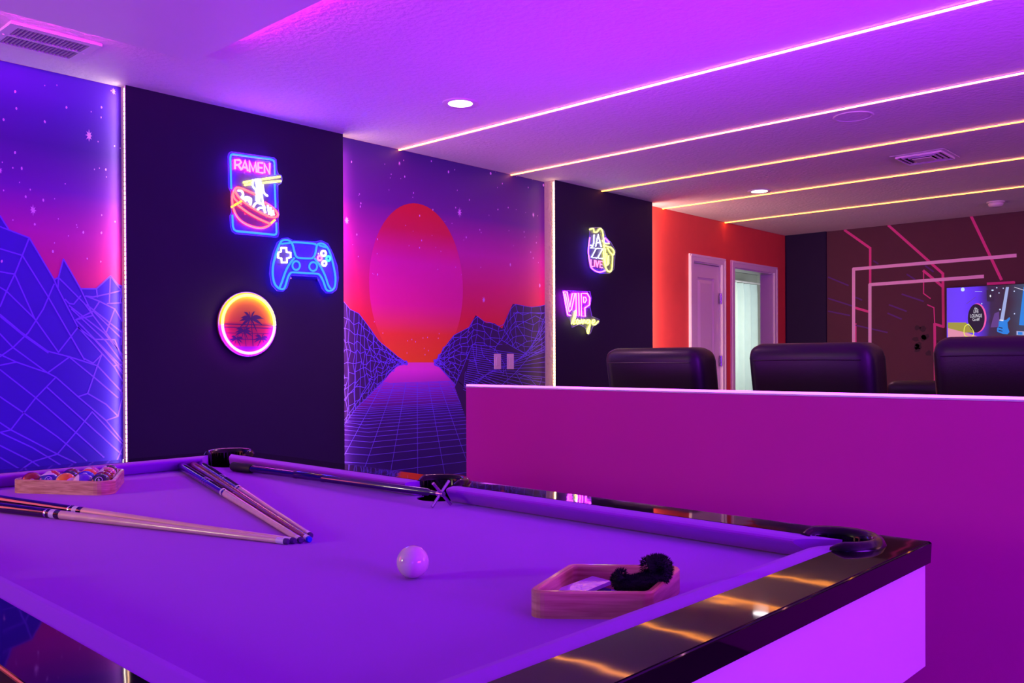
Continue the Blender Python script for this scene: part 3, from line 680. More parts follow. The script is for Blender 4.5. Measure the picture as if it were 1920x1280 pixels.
# ------------------------------------------------------------------ neon signs
def em(n, c): return mat('neon_'+n, (26, 26, 30), emit=c, rough=.4)
n_blue = em('blue', (.05, .44, 50)); n_pink = em('pink', (22, .55, 26)); n_yel = em('yellow', (7, 7., .5)); n_red = em('coral', (12, .32, .35)); n_white = em('white', (3.4, 3.6, 4.6))
n_cyan = em('cyan', (.1, 2.2, 3.2)); n_warm = em('warm_white', (4, 3.6, 2.2)); n_mag = em('magenta', (22, .8, 30)); n_vio = em('violet', (5, .5, 34)); n_ltyel = em('lemon', (8, 9, .6)); n_rose = em('rose', (5, .5, 1.6))
m_acr = mat('clear_acrylic', (150, 140, 200), .08, spec=.8, alpha=.22, vary=0)
m_acr_edge = mat('acrylic_edge', (150, 120, 255), .2, alpha=.6, vary=0)
m_acrd = mat('smoky_acrylic', (30, 14, 60), .1, spec=.8, vary=0)
def sign(name, label, T, X0, parts, backing, backmat=None, group='neon signs on the black panels', r=.0055):
    pts = [T(p, X0+.018) for p in backing]; zc_ = min(p.z for p in pts); yc = sum(p.y for p in pts)/len(pts)
    t = thing(name, label, 'neon sign', (X0, yc, zc_), group)
    b = B(); prism(b, pts, (.006, 0, 0)); obj('acrylic_backing', b, backmat or m_acr, t)
    b = B(); tube(b, [p+Vector((.003, 0, 0)) for p in pts], .0022, 4, 0, True); obj('backing_edge', b, m_acr_edge, t)
    ys_ = sorted(p.y for p in pts); zs_ = sorted(p.z for p in pts)
    for yy in (ys_[0]*.7+ys_[-1]*.3, ys_[0]*.3+ys_[-1]*.7):
        for zz in (zs_[0]*.75+zs_[-1]*.25, zs_[0]*.25+zs_[-1]*.75): b = B(); lathe(b, [(0, 0), (.006, 0), (.006, .018), (0, .018)], axis_mat((X0, yy, zz), (X0+1, yy, zz)), 8); obj('standoff', b, MATS['brushed_nickel'], t)
    for nm, M_, lines, sm_ in [(nm, M_, g_, sm_) for nm, M_, lines, sm_ in parts for g_ in ([lines] if 'letter' in nm else [[l] for l in lines])]:
        b = B()
        for l in lines:
            closed = l[0] == 'c'; q = l[1] if closed else l
            P_ = [T(p, X0+.031) for p in q]
            if sm_: P_ = smooth_path(P_, 3, closed)
            tube(b, P_, r, 6, 0, closed)
        obj(nm, b, M_, t)
    return t
X1 = WX+D1; X2 = WX+D2
def TR(zx, zy, s): return lambda p, X: onx(zx+p[0]/s, zy+p[1]/s, X)
sign('neon_sign', 'neon sign reading RAMEN with red bowl, white noodles and yellow chopsticks', TR(420, 275, 7.317), X1, [
 ('border_tube', n_blue, [[(100, 575), (88, 150), (94, 118), (115, 103), (650, 175), (680, 190), (693, 220), (698, 385)], [(695, 505), (708, 835)], [(115, 935), (123, 1090), (138, 1135), (170, 1157), (690, 1208), (715, 1198), (722, 1175), (718, 1040)]], False),
 ('letter_r', n_pink, [[(152, 305), (150, 180), (215, 182), (236, 212), (205, 248), (160, 250)], [(195, 250), (242, 318)]], False),
 ('letter_a', n_pink, [[(248, 308), (288, 190), (328, 335)], [(265, 280), (312, 288)]], False),
 ('letter_m', n_pink, [[(352, 345), (350, 200), (402, 330), (432, 215), (448, 352)]], False),
 ('letter_e', n_pink, [[(532, 225), (468, 220), (472, 350), (536, 358)], [(472, 285), (525, 290)]], False),
 ('letter_n', n_pink, [[(558, 362), (552, 232), (625, 370), (628, 225)]], False),
 ('chopstick_tube', n_yel, [[(268, 490), (400, 465)], [(520, 448), (770, 410)], [(285, 525), (400, 506)], [(520, 495), (780, 470)]], False),
 ('bowl_tube', n_red, [[(432, 655), (330, 610), (225, 568), (175, 562), (150, 590), (165, 640), (230, 720), (340, 805), (460, 880), (600, 950), (700, 968), (738, 935), (715, 885), (640, 815), (560, 765)], [(140, 600), (112, 690), (130, 850), (200, 985), (320, 1070), (480, 1115), (600, 1090), (700, 1000)], [(190, 800), (330, 905), (480, 990), (640, 1060)], [(125, 640), (150, 720), (240, 790)]], True),
 ('bowl_stripe', em('orange', (6, 1.6, .1)), [[(100, 828), (240, 745)], [(640, 1058), (700, 1000)]], False),
 ('noodle_tube', n_white, [[(400, 450), (395, 540), (440, 600), (445, 740)], [(430, 440), (460, 600), (458, 770)], [(465, 435), (482, 600), (490, 790)], [(495, 440), (510, 600), (540, 800), (560, 900)], [(530, 520), (545, 620), (575, 660), (600, 672)], [(190, 600), (245, 612), (262, 660), (235, 700)], [(255, 720), (300, 690), (370, 715), (360, 800)], [(290, 745), (320, 720), (350, 760)], [(400, 830), (430, 780), (480, 765), (540, 800), (562, 850)], [(455, 870), (490, 838), (545, 845), (570, 910)], [(600, 800), (620, 930)], [(640, 830), (655, 945)], [(670, 870), (685, 940)]], True),
], [(50, 130), (62, 90), (95, 70), (680, 152), (712, 180), (722, 330), (745, 380), (785, 395), (795, 460), (780, 500), (735, 530), (738, 840), (752, 920), (738, 985), (748, 1190), (735, 1235), (705, 1242), (150, 1193), (105, 1160), (85, 1100), (75, 950), (100, 900), (90, 830), (88, 620), (60, 560)])
def circ(cx, cy, rx, ry, n=18): return ('c', [(cx+rx*math.cos(2*PI*i/n), cy+ry*math.sin(2*PI*i/n)) for i in range(n)])
sign('neon_sign', 'blue neon sign shaped like a game controller with coloured buttons', TR(500, 440, 10.664), X1, [
 ('outline_tube', n_blue, [('c', [(290, 135), (240, 230), (180, 400), (132, 600), (122, 780), (150, 950), (210, 1045), (295, 1090), (350, 1070), (385, 985), (425, 850), (470, 772), (530, 752), (770, 765), (1010, 780), (1080, 830), (1140, 950), (1185, 1080), (1245, 1125), (1320, 1098), (1365, 1020), (1375, 850), (1340, 640), (1285, 420), (1230, 280), (1160, 200), (1085, 172), (1025, 190), (998, 240), (970, 380), (930, 452), (870, 473), (650, 462), (590, 430), (558, 350), (520, 205), (470, 130), (400, 105), (330, 110)])], True),
 ('top_tube', n_blue, [[(300, 182), (460, 162), (560, 150), (760, 160), (930, 178), (985, 198)], [(1050, 212), (1225, 262)]], True),
 ('grip_tube', n_blue, [[(555, 460), (460, 580), (375, 740), (310, 930), (258, 1055)], [(960, 470), (1080, 640), (1170, 820), (1230, 1000), (1285, 1085)]], True),
 ('thumbstick_tube', n_blue, [circ(590, 615, 75, 88)], False), ('thumbstick_tube', n_blue, [circ(930, 635, 78, 88)], False),
 ('direction_pad_tube', n_warm, [('c', [(290, 262), (395, 262), (400, 345), (478, 358), (480, 450), (408, 468), (402, 552), (300, 552), (292, 470), (226, 455), (228, 352), (288, 338)])], False),
 ('button_tube', n_warm, [circ(1138, 372, 48, 52, 12)], False), ('button_tube', n_rose, [circ(1062, 465, 40, 46, 12)], False), ('button_tube', n_cyan, [circ(1232, 475, 38, 48, 12)], False), ('button_tube', n_white, [circ(1152, 572, 42, 48, 12)], False),
], [(300, 75), (420, 65), (520, 115), (960, 145), (1080, 115), (1220, 180), (1320, 380), (1410, 640), (1430, 880), (1390, 1100), (1300, 1165), (1180, 1165), (1100, 1080), (1000, 840), (480, 810), (400, 1060), (320, 1130), (200, 1120), (90, 1000), (50, 780), (70, 560), (130, 330), (200, 160)])
# round palm sign
Tp = TR(400, 540, 9.146)
ct = Tp((592, 620), X1+.02); rad = (Tp((592, 72), X1+.02).z-Tp((592, 1168), X1+.02).z)/2
t = thing('neon_sign', 'round palm tree sunset sign ringed by yellow and magenta neon', 'neon sign', (X1, ct.y, ct.z-rad), 'neon signs on the black panels')
mt_print = [gradmat('sunset_disc_print', [(0, (60, 14, 130)), (.14, (96, 14, 130)), (.17, (150, 12, 84)), (.38, (170, 24, 70)), (.52, (180, 50, 60)), (.54, (190, 84, 50)), (.8, (196, 110, 44)), (1, (210, 140, 40))], 2, 0.0, 2*rad), mat('palm_silhouette_print', (52, 16, 90), .5, vary=0)]
xd = X1+.018
def circp(x, rr_, n=56, a0=0, a1=2*PI, inc=False): return [Vector((x, ct.y+rr_*math.cos(a0+(a1-a0)*i/(n-(1 if inc else 0))), ct.z+rr_*math.sin(a0+(a1-a0)*i/(n-(1 if inc else 0))))) for i in range(n)]
b = B(); prism(b, circp(xd-.012, rad), (.012, 0, 0)); disc = obj('printed_disc', b, mt_print[0], t)
b = B(); TT = lambda p, o=.0006: Tp(p, xd+o)
for yy, ww in ((615, .0045), (668, .0045), (765, .003), (868, .003)):
    zz = Tp((592, yy+10), xd).z; hw = math.sqrt(max(0, (rad*.86)**2-(zz-ct.z)**2)); ribbon(b, [(xd+.0006, ct.y-hw, zz), (xd+.0006, ct.y+hw, zz)], ww, NX)
def palm(cx, cy, s, bx, by):
    ribbon(b, [TT((cx, cy)), TT(((cx+bx)/2+6, (cy+by)/2)), TT((bx, by))], .004*max(.8, s), NX)
    for k, a in enumerate((-170, -150, -125, -95, -70, -38, -15, 18, 60, 120, 160)):
        a = math.radians(a+random.uniform(-8, 8)); L0 = 205*s*random.uniform(.85, 1.1)
        sp = []; 
        for j in range(6):
            u = j/5; sp.append((cx+math.cos(a)*L0*u, cy+math.sin(a)*L0*u+75*s*u*u))
        up = [(x_, y_-26*s*math.sin(PI*min(1, (i+.6)/5.2))) for i, (x_, y_) in enumerate(sp)]; dn = [(x_, y_+28*s*math.sin(PI*min(1, (i+.6)/5.2))) for i, (x_, y_) in enumerate(sp)]
        poly(b, [TT(p, .0007+k*.00003) for p in up+dn[::-1]], 0)
palm(640, 520, 1.1, 680, 992); palm(525, 735, .8, 560, 992); palm(400, 865, .62, 462, 992); palm(830, 855, .68, 760, 992)
obj('palm_print', b, mt_print[1], disc)
rr_ = rad*.905; sp_ = math.asin((Tp((592, 640), xd).z-ct.z)/rr_)
b = B(); tube(b, circp(xd+.014, rr_, 26, sp_+.01, PI-sp_-.01, True), .0072, 8); obj('yellow_half_ring', b, em('ring_yellow', (15, 11, .5)), t)
b = B(); tube(b, circp(xd+.014, rr_, 10, PI-sp_+.01, PI+.92, True), .0072, 8); tube(b, circp(xd+.014, rr_, 12, PI+.95, 2*PI-.92, True), .0072, 8); tube(b, circp(xd+.014, rr_, 10, 2*PI-.89, 2*PI+sp_-.01, True), .0072, 8); obj('magenta_half_ring', b, em('ring_magenta', (20, .9, 26)), t)
b = B(); tube(b, circp(xd+.002, rad, 56), .003, 5, 0, True); obj('backing_edge', b, m_acr_edge, t)
b = B(); box(b, (X1, ct.y-.04, ct.z-.04), (xd-.012, ct.y+.04, ct.z+.04)); obj('wall_mount', b, m_dark, t)
Tj = TR(1040, 400, 5.336)
sign('neon_sign', 'small neon sign reading JAZZ LIVE beside a yellow saxophone outline', Tj, X2, [
 ('saxophone_tube', n_ltyel, [[(350, 160), (388, 152), (396, 185), (425, 185), (452, 152), (478, 175), (490, 250), (496, 330), (490, 400), (498, 490), (520, 560), (552, 582), (574, 550), (580, 430), (572, 405)], [(490, 320), (530, 330), (570, 345), (596, 385), (585, 415), (555, 390), (530, 345)], [(520, 400), (528, 500), (512, 520), (505, 440), (508, 350)], [(478, 270), (505, 300), (545, 300)], [(540, 420), (540, 500), (525, 515)]], True),
 ('letter_j', n_white, [[(395, 212), (392, 295), (378, 330), (360, 318)]], False), ('letter_a', n_white, [[(410, 330), (436, 212), (466, 335)], [(420, 292), (456, 292)]], False),
 ('letter_z', n_white, [[(362, 345), (418, 346), (368, 440), (420, 444)]], False), ('letter_z', n_white, [[(428, 350), (480, 352), (430, 446), (478, 450)]], False),
 ('letter_l', n_rose, [[(364, 460), (364, 528), (386, 532)]], False), ('letter_i', n_rose, [[(400, 466), (400, 532)]], False), ('letter_v', n_rose, [[(412, 470), (426, 536), (442, 474)]], False), ('letter_e', n_rose, [[(476, 482), (454, 478), (454, 538), (478, 542)], [(454, 510), (472, 510)]], False),
 ('violet_tube', n_vio, [[(352, 240), (340, 330), (338, 400), (352, 490), (366, 540), (400, 570), (450, 588), (505, 572)], [(505, 245), (545, 288)]], True),
], [(345, 145), (400, 140), (455, 140), (490, 170), (510, 240), (560, 290), (605, 370), (600, 430), (590, 560), (545, 600), (450, 600), (390, 580), (350, 540), (330, 400), (345, 260)], r=.0046)
sign('neon_sign', 'pink and yellow neon sign reading VIP lounge', Tj, X2, [
 ('letter_v', n_mag, [[(88, 785), (124, 785), (152, 935), (176, 802), (204, 796), (168, 965)], [(88, 785), (130, 1012), (160, 1022)], [(106, 800), (146, 985), (168, 960)]], False),
 ('letter_i', n_mag, [('c', [(214, 800), (240, 795), (246, 1022), (216, 1022)])], False),
 ('letter_p', n_mag, [('c', [(266, 800), (326, 800), (352, 845), (348, 915), (302, 945), (306, 1028), (270, 1028)]), ('c', [(288, 835), (310, 838), (318, 865), (304, 892), (290, 890)])], False),
 ('script_letter_l', n_ltyel, [[(168, 1105), (186, 1060), (206, 985), (214, 975), (206, 1040), (186, 1100), (206, 1100)]], True),
 ('script_letter_o', n_ltyel, [('c', [(218, 1085), (228, 1062), (242, 1080), (230, 1104)])], True),
 ('script_letter_u', n_ltyel, [[(248, 1068), (248, 1098), (262, 1094), (270, 1062), (272, 1100)]], True),
 ('script_letter_n', n_ltyel, [[(282, 1068), (284, 1104), (290, 1072), (302, 1068), (306, 1100)]], True),
 ('script_letter_g', n_ltyel, [[(350, 1068), (326, 1066), (320, 1092), (336, 1098), (352, 1070), (350, 1140), (336, 1200), (326, 1172), (352, 1118)]], True),
 ('script_letter_e', n_ltyel, [[(372, 1096), (400, 1084), (396, 1064), (380, 1070), (374, 1098), (402, 1112), (438, 1078)]], True),
], [(75, 770), (350, 780), (365, 850), (350, 930), (370, 1030), (445, 1060), (440, 1100), (380, 1130), (355, 1200), (330, 1215), (300, 1140), (240, 1110), (170, 1140), (150, 1060), (120, 1025)], r=.0046)

# ------------------------------------------------------------------ pool table
ZR = .80; ZF = .758
th = math.radians(-.6889); C0 = Vector((-.535, 1.7304, 0)); UU = Vector((-math.cos(th), -math.sin(th), 0)); VV = Vector((math.sin(th), -math.cos(th), 0))
AW, BW, CU, PL = .094, .102, .05, 2.2384; PW = PL/2; TL = PL+2*(BW+CU); TB = PW+2*(AW+CU)
def T(a, b_, z): q = C0+UU*a+VV*b_; return Vector((q.x, q.y, z))
pc = T(TL/2, TB/2, 0)
table = thing('pool_table', 'large pool table with purple cloth and glossy black rails', 'pool table', pc)
m_felt = mat('purple_cloth', (168, 50, 212), .9, spec=.15, bump=(900, .2, .0004), vary=.03, vscale=3, sheen=.15)
m_rail = mat('glossy_black_laminate', (12, 7, 11), .035, spec=.42, vary=0, bump=(1.5, .085, .02, (1., 1., 1.)), coat=.0)
m_pock = mat('black_pocket_plastic', (8, 6, 10), .2, spec=.4, coat=.0)
m_side = mat('white_laminate_side', (240, 228, 240), .12, spec=.6, vary=.02, bump=(2.5, .08, .02))
m_steel = mat('polished_metal', (210, 205, 215), .15, 1., vary=.02)
def tprism(name, prof, z0, z1, m_, par=table, bevel=0, lean=0, outer=0):
    b = B(); prism(b, [T(a, c, z0) for a, c in prof], (0, 0, z1-z0))
    if lean:
        for v in b.verts:
            if v.co.z < z1-.001:
                q = Vector((v.co.x, v.co.y, 0))-C0; a_ = q.dot(UU); c_ = q.dot(VV)
                a2 = lean if a_ < .01 else (TL-lean if a_ > TL-.01 else a_); c2 = lean if c_ < .01 else (TB-lean if c_ > TB-.01 else c_); v.co = T(a2, c2, v.co.z)
    if outer:
        def on_out(v):
            q = Vector((v.co.x, v.co.y, 0))-C0; a_ = q.dot(UU); c_ = q.dot(VV); return {k for k, t_ in enumerate((a_ < .003, a_ > TL-.003, c_ < .003, c_ > TB-.003)) if t_} if v.co.z > z1-.001 else set()
        es = [e for e in b.edges if on_out(e.verts[0]) & on_out(e.verts[1])]
        bmesh.ops.bevel(b, geom=es, offset=outer, segments=3, affect='EDGES')
    if bevel: bmesh.ops.bevel(b, geom=list(b.edges), offset=bevel, segments=2, affect='EDGES')
    return obj(name, b, m_, par)
def cylc(a, c, r, z0, z1):
    b = B(); lathe(b, [(0, z0), (r, z0), (r, z1), (0, z1)], Matrix.Translation(T(a, c, 0)), 32); bmesh.ops.recalc_face_normals(b, faces=b.faces); return b
ia, ib = BW+CU, AW+CU          # nose line insets
PK = [(ia-.020, ib-.020, 1, 1), (TL-ia+.024, ib-.044, -1, 1), (ia-.020, TB-ib+.020, 1, -1), (TL-ia+.020, TB-ib+.020, -1, -1), (TL/2, ib-.052, 0, 1), (TL/2, TB-ib+.052, 0, -1)]
PR = .062
bed = tprism('cloth_bed', [(BW, AW), (TL-BW, AW), (TL-BW, TB-AW), (BW, TB-AW)], ZF-.03, ZF, m_felt)
boolcut(bed, [cylc(a, c, PR, ZF-.08, ZF+.05) for a, c, _, _ in PK])
# rails (black tops)
def cutall(o): return boolcut(o, [cylc(a, c, PR, ZF-.1, ZR+.05) for a, c, _, _ in PK])
for nm, q in (('long_rail', [(0, 0), (TL, 0), (TL-BW, AW), (BW, AW)]), ('long_rail', [(0, TB), (BW, TB-AW), (TL-BW, TB-AW), (TL, TB)]), ('end_rail', [(0, 0), (BW, AW), (BW, TB-AW), (0, TB)]), ('end_rail', [(TL, 0), (TL, TB), (TL-BW, TB-AW), (TL-BW, AW)])):
    cutall(tprism(nm, q, ZR-.040, ZR, m_rail, lean=.0015, outer=.0035))
# metal edge trim under the rail edge
# cushions: cross-section with a nose
def cushion(p0, p1, inw, m0, m1):
    """along p0->p1 at the wood edge, inw = unit inward, m0/m1 how far each end is mitred back"""
    p0 = Vector(p0); p1 = Vector(p1); d = (p1-p0).normalized(); inw = Vector(inw)
    prof = [(0, ZR-.001), (CU*.7, ZR-.001), (CU*.94, ZR-.003), (CU, ZR-.0065), (CU*.97, ZR-.011), (CU*.45, ZF+.002), (0, ZF+.0005)]
    b = B(); A_, B__ = [], []
    for s, z in prof:
        f = s/CU; A_.append(T(*(p0+d*m0*f+inw*s), z)); B__.append(T(*(p1-d*m1*f+inw*s), z))
    va = [b.verts.new(p) for p in A_]; vb = [b.verts.new(p) for p in B__]; n = len(va)
    for i in range(n): b.faces.new((va[i], va[(i+1) % n], vb[(i+1) % n], vb[i]))
    b.faces.new(va[::-1]); b.faces.new(vb); bmesh.ops.recalc_face_normals(b, faces=b.faces)
    return obj('cushion', b, m_felt, table)
V2 = lambda a, c: Vector((a, c))
gc, gs = .028, .068
for c, iw in ((AW, 1), (TB-AW, -1)):
    cushion(V2(BW+gc, c), V2(TL/2-gs, c), V2(0, iw), .075, .018)
    cushion(V2(TL/2+gs, c), V2(TL-BW-gc, c), V2(0, iw), .018, .075)
cushion(V2(BW, AW+gc), V2(BW, TB-AW-gc), V2(1, 0), .075, .075)
cushion(V2(TL-BW, AW+.075), V2(TL-BW, TB-AW-gc), V2(-1, 0), .05, .075)
# pockets
for a, c, sa_, sc_ in PK:
    ctr = T(a, c, 0); o2 = Vector((ctr.x, ctr.y, 0))
    inward = (UU*sa_+VV*sc_).normalized(); side = Vector((-inward.y, inward.x, 0))
    pk = obj('pocket_cup', (lambda b: (lathe(b, [(PR-.001, ZR-.045), (PR-.004, ZF-.05), (PR-.018, ZF-.12), (0, ZF-.13)], Matrix.Translation(o2), 28), b)[1])(B()), m_dark, table, True)
    b = B(); R0 = PR+.004; half = math.radians(118 if sa_ else 98); n = 26; prof = [(-.004, -.046), (-.004, .002), (.002, .013), (.010, .0155), (.018, .011), (.0235, .0005), (.0235, -.0002), (.012, -.001)]
    rings = []
    for i in range(n+1):
        an = -half+2*half*i/n; dv = (-inward)*math.cos(an)+side*math.sin(an)
        tp_ = min(1, (half-abs(an))/.35+.25)
        rings.append([b.verts.new(o2+dv*(PR+(.004+s)*(1 if s < .004 else (.55+.45*tp_)))+Vector((0, 0, ZR+z*(tp_ if z > 0 else 1)))) for s, z in prof])
    for r1, r2 in zip(rings[:-1], rings[1:]):
        for k in range(len(prof)): b.faces.new((r1[k], r1[(k+1) % len(prof)], r2[(k+1) % len(prof)], r2[k]))
    b.faces.new(rings[0]); b.faces.new(rings[-1][::-1]); bmesh.ops.recalc_face_normals(b, faces=b.faces)
    obj('pocket_rim', b, m_pock, pk, True, angle=50)
# cabinet sides
def wallseg(name, q, z0, z1, m_): return tprism(name, q, z0, z1, m_)
i_ = .009; tk = .018
wallseg('end_panel', [(i_, i_), (i_+tk, i_+tk), (i_+tk, TB-i_-tk), (i_, TB-i_)], .567, ZR-.042, m_side)
wallseg('end_panel', [(TL-i_, i_), (TL-i_, TB-i_), (TL-i_-tk, TB-i_-tk), (TL-i_-tk, i_+tk)], .567, ZR-.042, m_side)
wallseg('side_panel', [(i_, i_), (TL-i_, i_), (TL-i_-tk, i_+tk), (i_+tk, i_+tk)], .567, ZR-.042, m_side)
wallseg('side_panel', [(i_, TB-i_), (i_+tk, TB-i_-tk), (TL-i_-tk, TB-i_-tk), (TL-i_, TB-i_)], .567, ZR-.042, m_side)
wallseg('cabinet_base', [(i_+tk, i_+tk), (TL-i_-tk, i_+tk), (TL-i_-tk, TB-i_-tk), (i_+tk, TB-i_-tk)], .569, .585, m_dark)
for a, c in ((.22, .2), (TL-.22, .2), (.22, TB-.2), (TL-.22, TB-.2)):
    lg = tprism('leg', [(a-.08, c-.08), (a+.08, c-.08), (a+.08, c+.08), (a-.08, c+.08)], .02, .569, m_rail, bevel=.004)
    tprism('foot', [(a-.05, c-.05), (a+.05, c-.05), (a+.05, c+.05), (a-.05, c+.05)], 0, .02, m_pock, lg)

# ------------------------------------------------------------------ balls
BR = .028575
m_ivory = mat('cue_ball_resin', (236, 222, 214), .07, spec=.6, vary=.01, coat=.6)
cb = onz(774, 1053, ZF+BR)
b = B(); bmesh.ops.create_uvsphere(b, u_segments=48, v_segments=28, radius=BR)
o = obj('cue_ball', b, m_ivory, None, True, local=True); o.location = (cb.x, cb.y, ZF+BR); tag(o, 'white cue ball alone in the middle of the purple cloth', 'billiard ball')
# wooden triangle
m_wood = woodmat('pine_rack_wood', (196, 140, 92), (236, 196, 140), (3, 3, 30), .4, .3, 6)
def rounded_poly(P, r, seg=6):
    out = []; n = len(P)
    for i in range(n):
        p = Vector(P[i]); a = (Vector(P[i-1])-p).normalized(); c = (Vector(P[(i+1) % n])-p).normalized(); ang = a.angle(c); d = r/math.tan(ang/2)
        cen = p+(a+c).normalized()*(r/math.sin(ang/2)); s = p+a*d; e = p+c*d; v0 = s-cen; v1 = e-cen; tot = v0.angle(v1); sg = 1 if (v0.x*v1.y-v0.y*v1.x) > 0 else -1
        for k in range(seg+1):
            f = k/seg*tot*sg; out.append(Vector((cen.x+v0.x*math.cos(f)-v0.y*math.sin(f), cen.y+v0.x*math.sin(f)+v0.y*math.cos(f), 0)))
    return out
def ringwall(outer, inner, z0, z1):
    b = B(); n = len(outer); lay = []
    bv = .0025
    for (P, z, q) in ((outer, z0, 0), (outer, z1-bv, 0), (outer, z1, bv), (inner, z1, -bv), (inner, z1-bv, 0), (inner, z0, 0)):
        ring = []
        for i in range(n):
            d = (inner[i]-outer[i]); d = d.normalized() if d.length > 1e-6 else d; v = P[i]+d*q; ring.append(b.verts.new((v.x, v.y, z)))
        lay.append(ring)
    for a, c in zip(lay, lay[1:]+lay[:1]):
        for i in range(n): b.faces.new((a[i], a[(i+1) % n], c[(i+1) % n], c[i]))
    bmesh.ops.recalc_face_normals(b, faces=b.faces); return b
tc_ = Vector((-2.748, 1.058, 0)); side_in = 4*2*BR+2*BR*math.sqrt(3)+.004; Rin = side_in/math.sqrt(3)
A0 = math.radians(1.5)
TI = [tc_+Rin*Vector((math.cos(A0+k*2*PI/3), math.sin(A0+k*2*PI/3), 0)) for k in range(3)]
wt = .012; Ro = Rin+2*wt
TO = [tc_+Ro*Vector((math.cos(A0+k*2*PI/3), math.sin(A0+k*2*PI/3), 0)) for k in range(3)]
ow = rounded_poly(TO, .026+wt, 7); iw = rounded_poly(TI, .026, 7)
o = obj('ball_rack', ringwall(ow, iw, ZF, ZF+.040), m_wood, None); tag(o, 'pale wooden triangle rack filled with coloured balls at the left edge', 'ball rack')
# balls
def ballmat(name, c, stripe):
    M = bpy.data.materials.new(name); M.use_nodes = True; nt = M.node_tree; N = nt.nodes; L = nt.links; b_ = N['Principled BSDF']
    if stripe:
        tc2 = N.new('ShaderNodeTexCoord'); sp = N.new('ShaderNodeSeparateXYZ'); L.new(tc2.outputs['Object'], sp.inputs[0])
        ab = N.new('ShaderNodeMath'); ab.operation = 'ABSOLUTE'; L.new(sp.outputs[2], ab.inputs[0]); lt = N.new('ShaderNodeMath'); lt.operation = 'LESS_THAN'; L.new(ab.outputs[0], lt.inputs[0]); lt.inputs[1].default_value = .0155
        mx = N.new('ShaderNodeMix'); mx.data_type = 'RGBA'; mx.inputs[6].default_value = (*lin((240, 226, 220)), 1); mx.inputs[7].default_value = (*lin(c), 1); L.new(lt.outputs[0], mx.inputs[0]); L.new(mx.outputs[2], b_.inputs['Base Color'])
    else:
        no = N.new('ShaderNodeTexNoise'); mx = N.new('ShaderNodeMix'); mx.data_type = 'RGBA'; mx.inputs[6].default_value = (*lin(c), 1); mx.inputs[7].default_value = (*[min(1, v*1.25) for v in lin(c)], 1); L.new(no.outputs['Fac'], mx.inputs[0]); L.new(mx.outputs[2], b_.inputs['Base Color'])
    b_.inputs['Roughness'].default_value = .06; b_.inputs['Coat Weight'].default_value = .6; b_.inputs['Coat Roughness'].default_value = .03
    return M
m_dec = mat('ball_decal_white', (230, 220, 236), .15, vary=0); m_decd = mat('ball_decal_dark', (20, 12, 40), .15, vary=0)
def on_ball(bm, r):
    for v in bm.verts:
        y, z = v.co.x, v.co.y; k = math.sqrt(max(0, r*r-y*y-z*z)); v.co = Vector((k, y, z))
sph = B(); bmesh.ops.create_uvsphere(sph, u_segments=36, v_segments=22, radius=BR); sphm = bpy.data.meshes.new('ball'); sph.to_mesh(sphm); sph.free()
for p in sphm.polygons: p.use_smooth = True
def ball(slot, c, stripe, num, label, face, tilt=0., idx=0):
    i, j = slot   # row 0 is the near-left side from left corner to front corner
    # rows run from corner TI[2] (left) to TI[0] (front); next rows step towards TI[1]
    e1 = (TI[0]-TI[2]).normalized(); e2 = (TI[1]-TI[2]).normalized()
    inc = (TI[0]+TI[1]+TI[2])/3; base = TI[2]+(inc-TI[2]).normalized()*(2*BR+.001)
    p = base+e1*(2*BR+.0002)*j+e2*(2*BR+.0002)*i
    me = sphm.copy(); me.materials.append(ballmat('ball_resin_%d' % idx, c, stripe))
    t = bpy.data.objects.new('billiard_ball', me); COL.objects.link(t); ORG[t.name] = Vector((p.x, p.y, ZF+BR)); t.location = ORG[t.name]
    tag(t, label, 'billiard ball', 'balls in the wooden triangle rack')
    d = Vector(face).normalized(); q = d.to_track_quat('X', 'Z'); t.rotation_euler = (q.to_matrix() @ Matrix.Rotation(tilt, 3, 'X')).to_euler()
    if num:
        b = B(); n = 24
        v1 = [b.verts.new((.0098*math.cos(2*PI*k/n), .0098*math.sin(2*PI*k/n), 0)) for k in range(n)]; v2 = [b.verts.new((.0082*math.cos(2*PI*k/n), .0082*math.sin(2*PI*k/n), 0)) for k in range(n)]
        for k in range(n): b.faces.new((v1[k], v1[(k+1) % n], v2[(k+1) % n], v2[k]))
        tb = text_bm(num, .0125); merge(b, tb)
        on_ball(b, BR+.0003)
        o_ = obj('number_mark', b, m_dec, t, local=True)
cd_ = Vector((2.75, -1.05, .5)).normalized()
def fc(dy, dz): return (cd_.x+dy*.36, cd_.y+dy*.93, cd_.z*.4+dz)
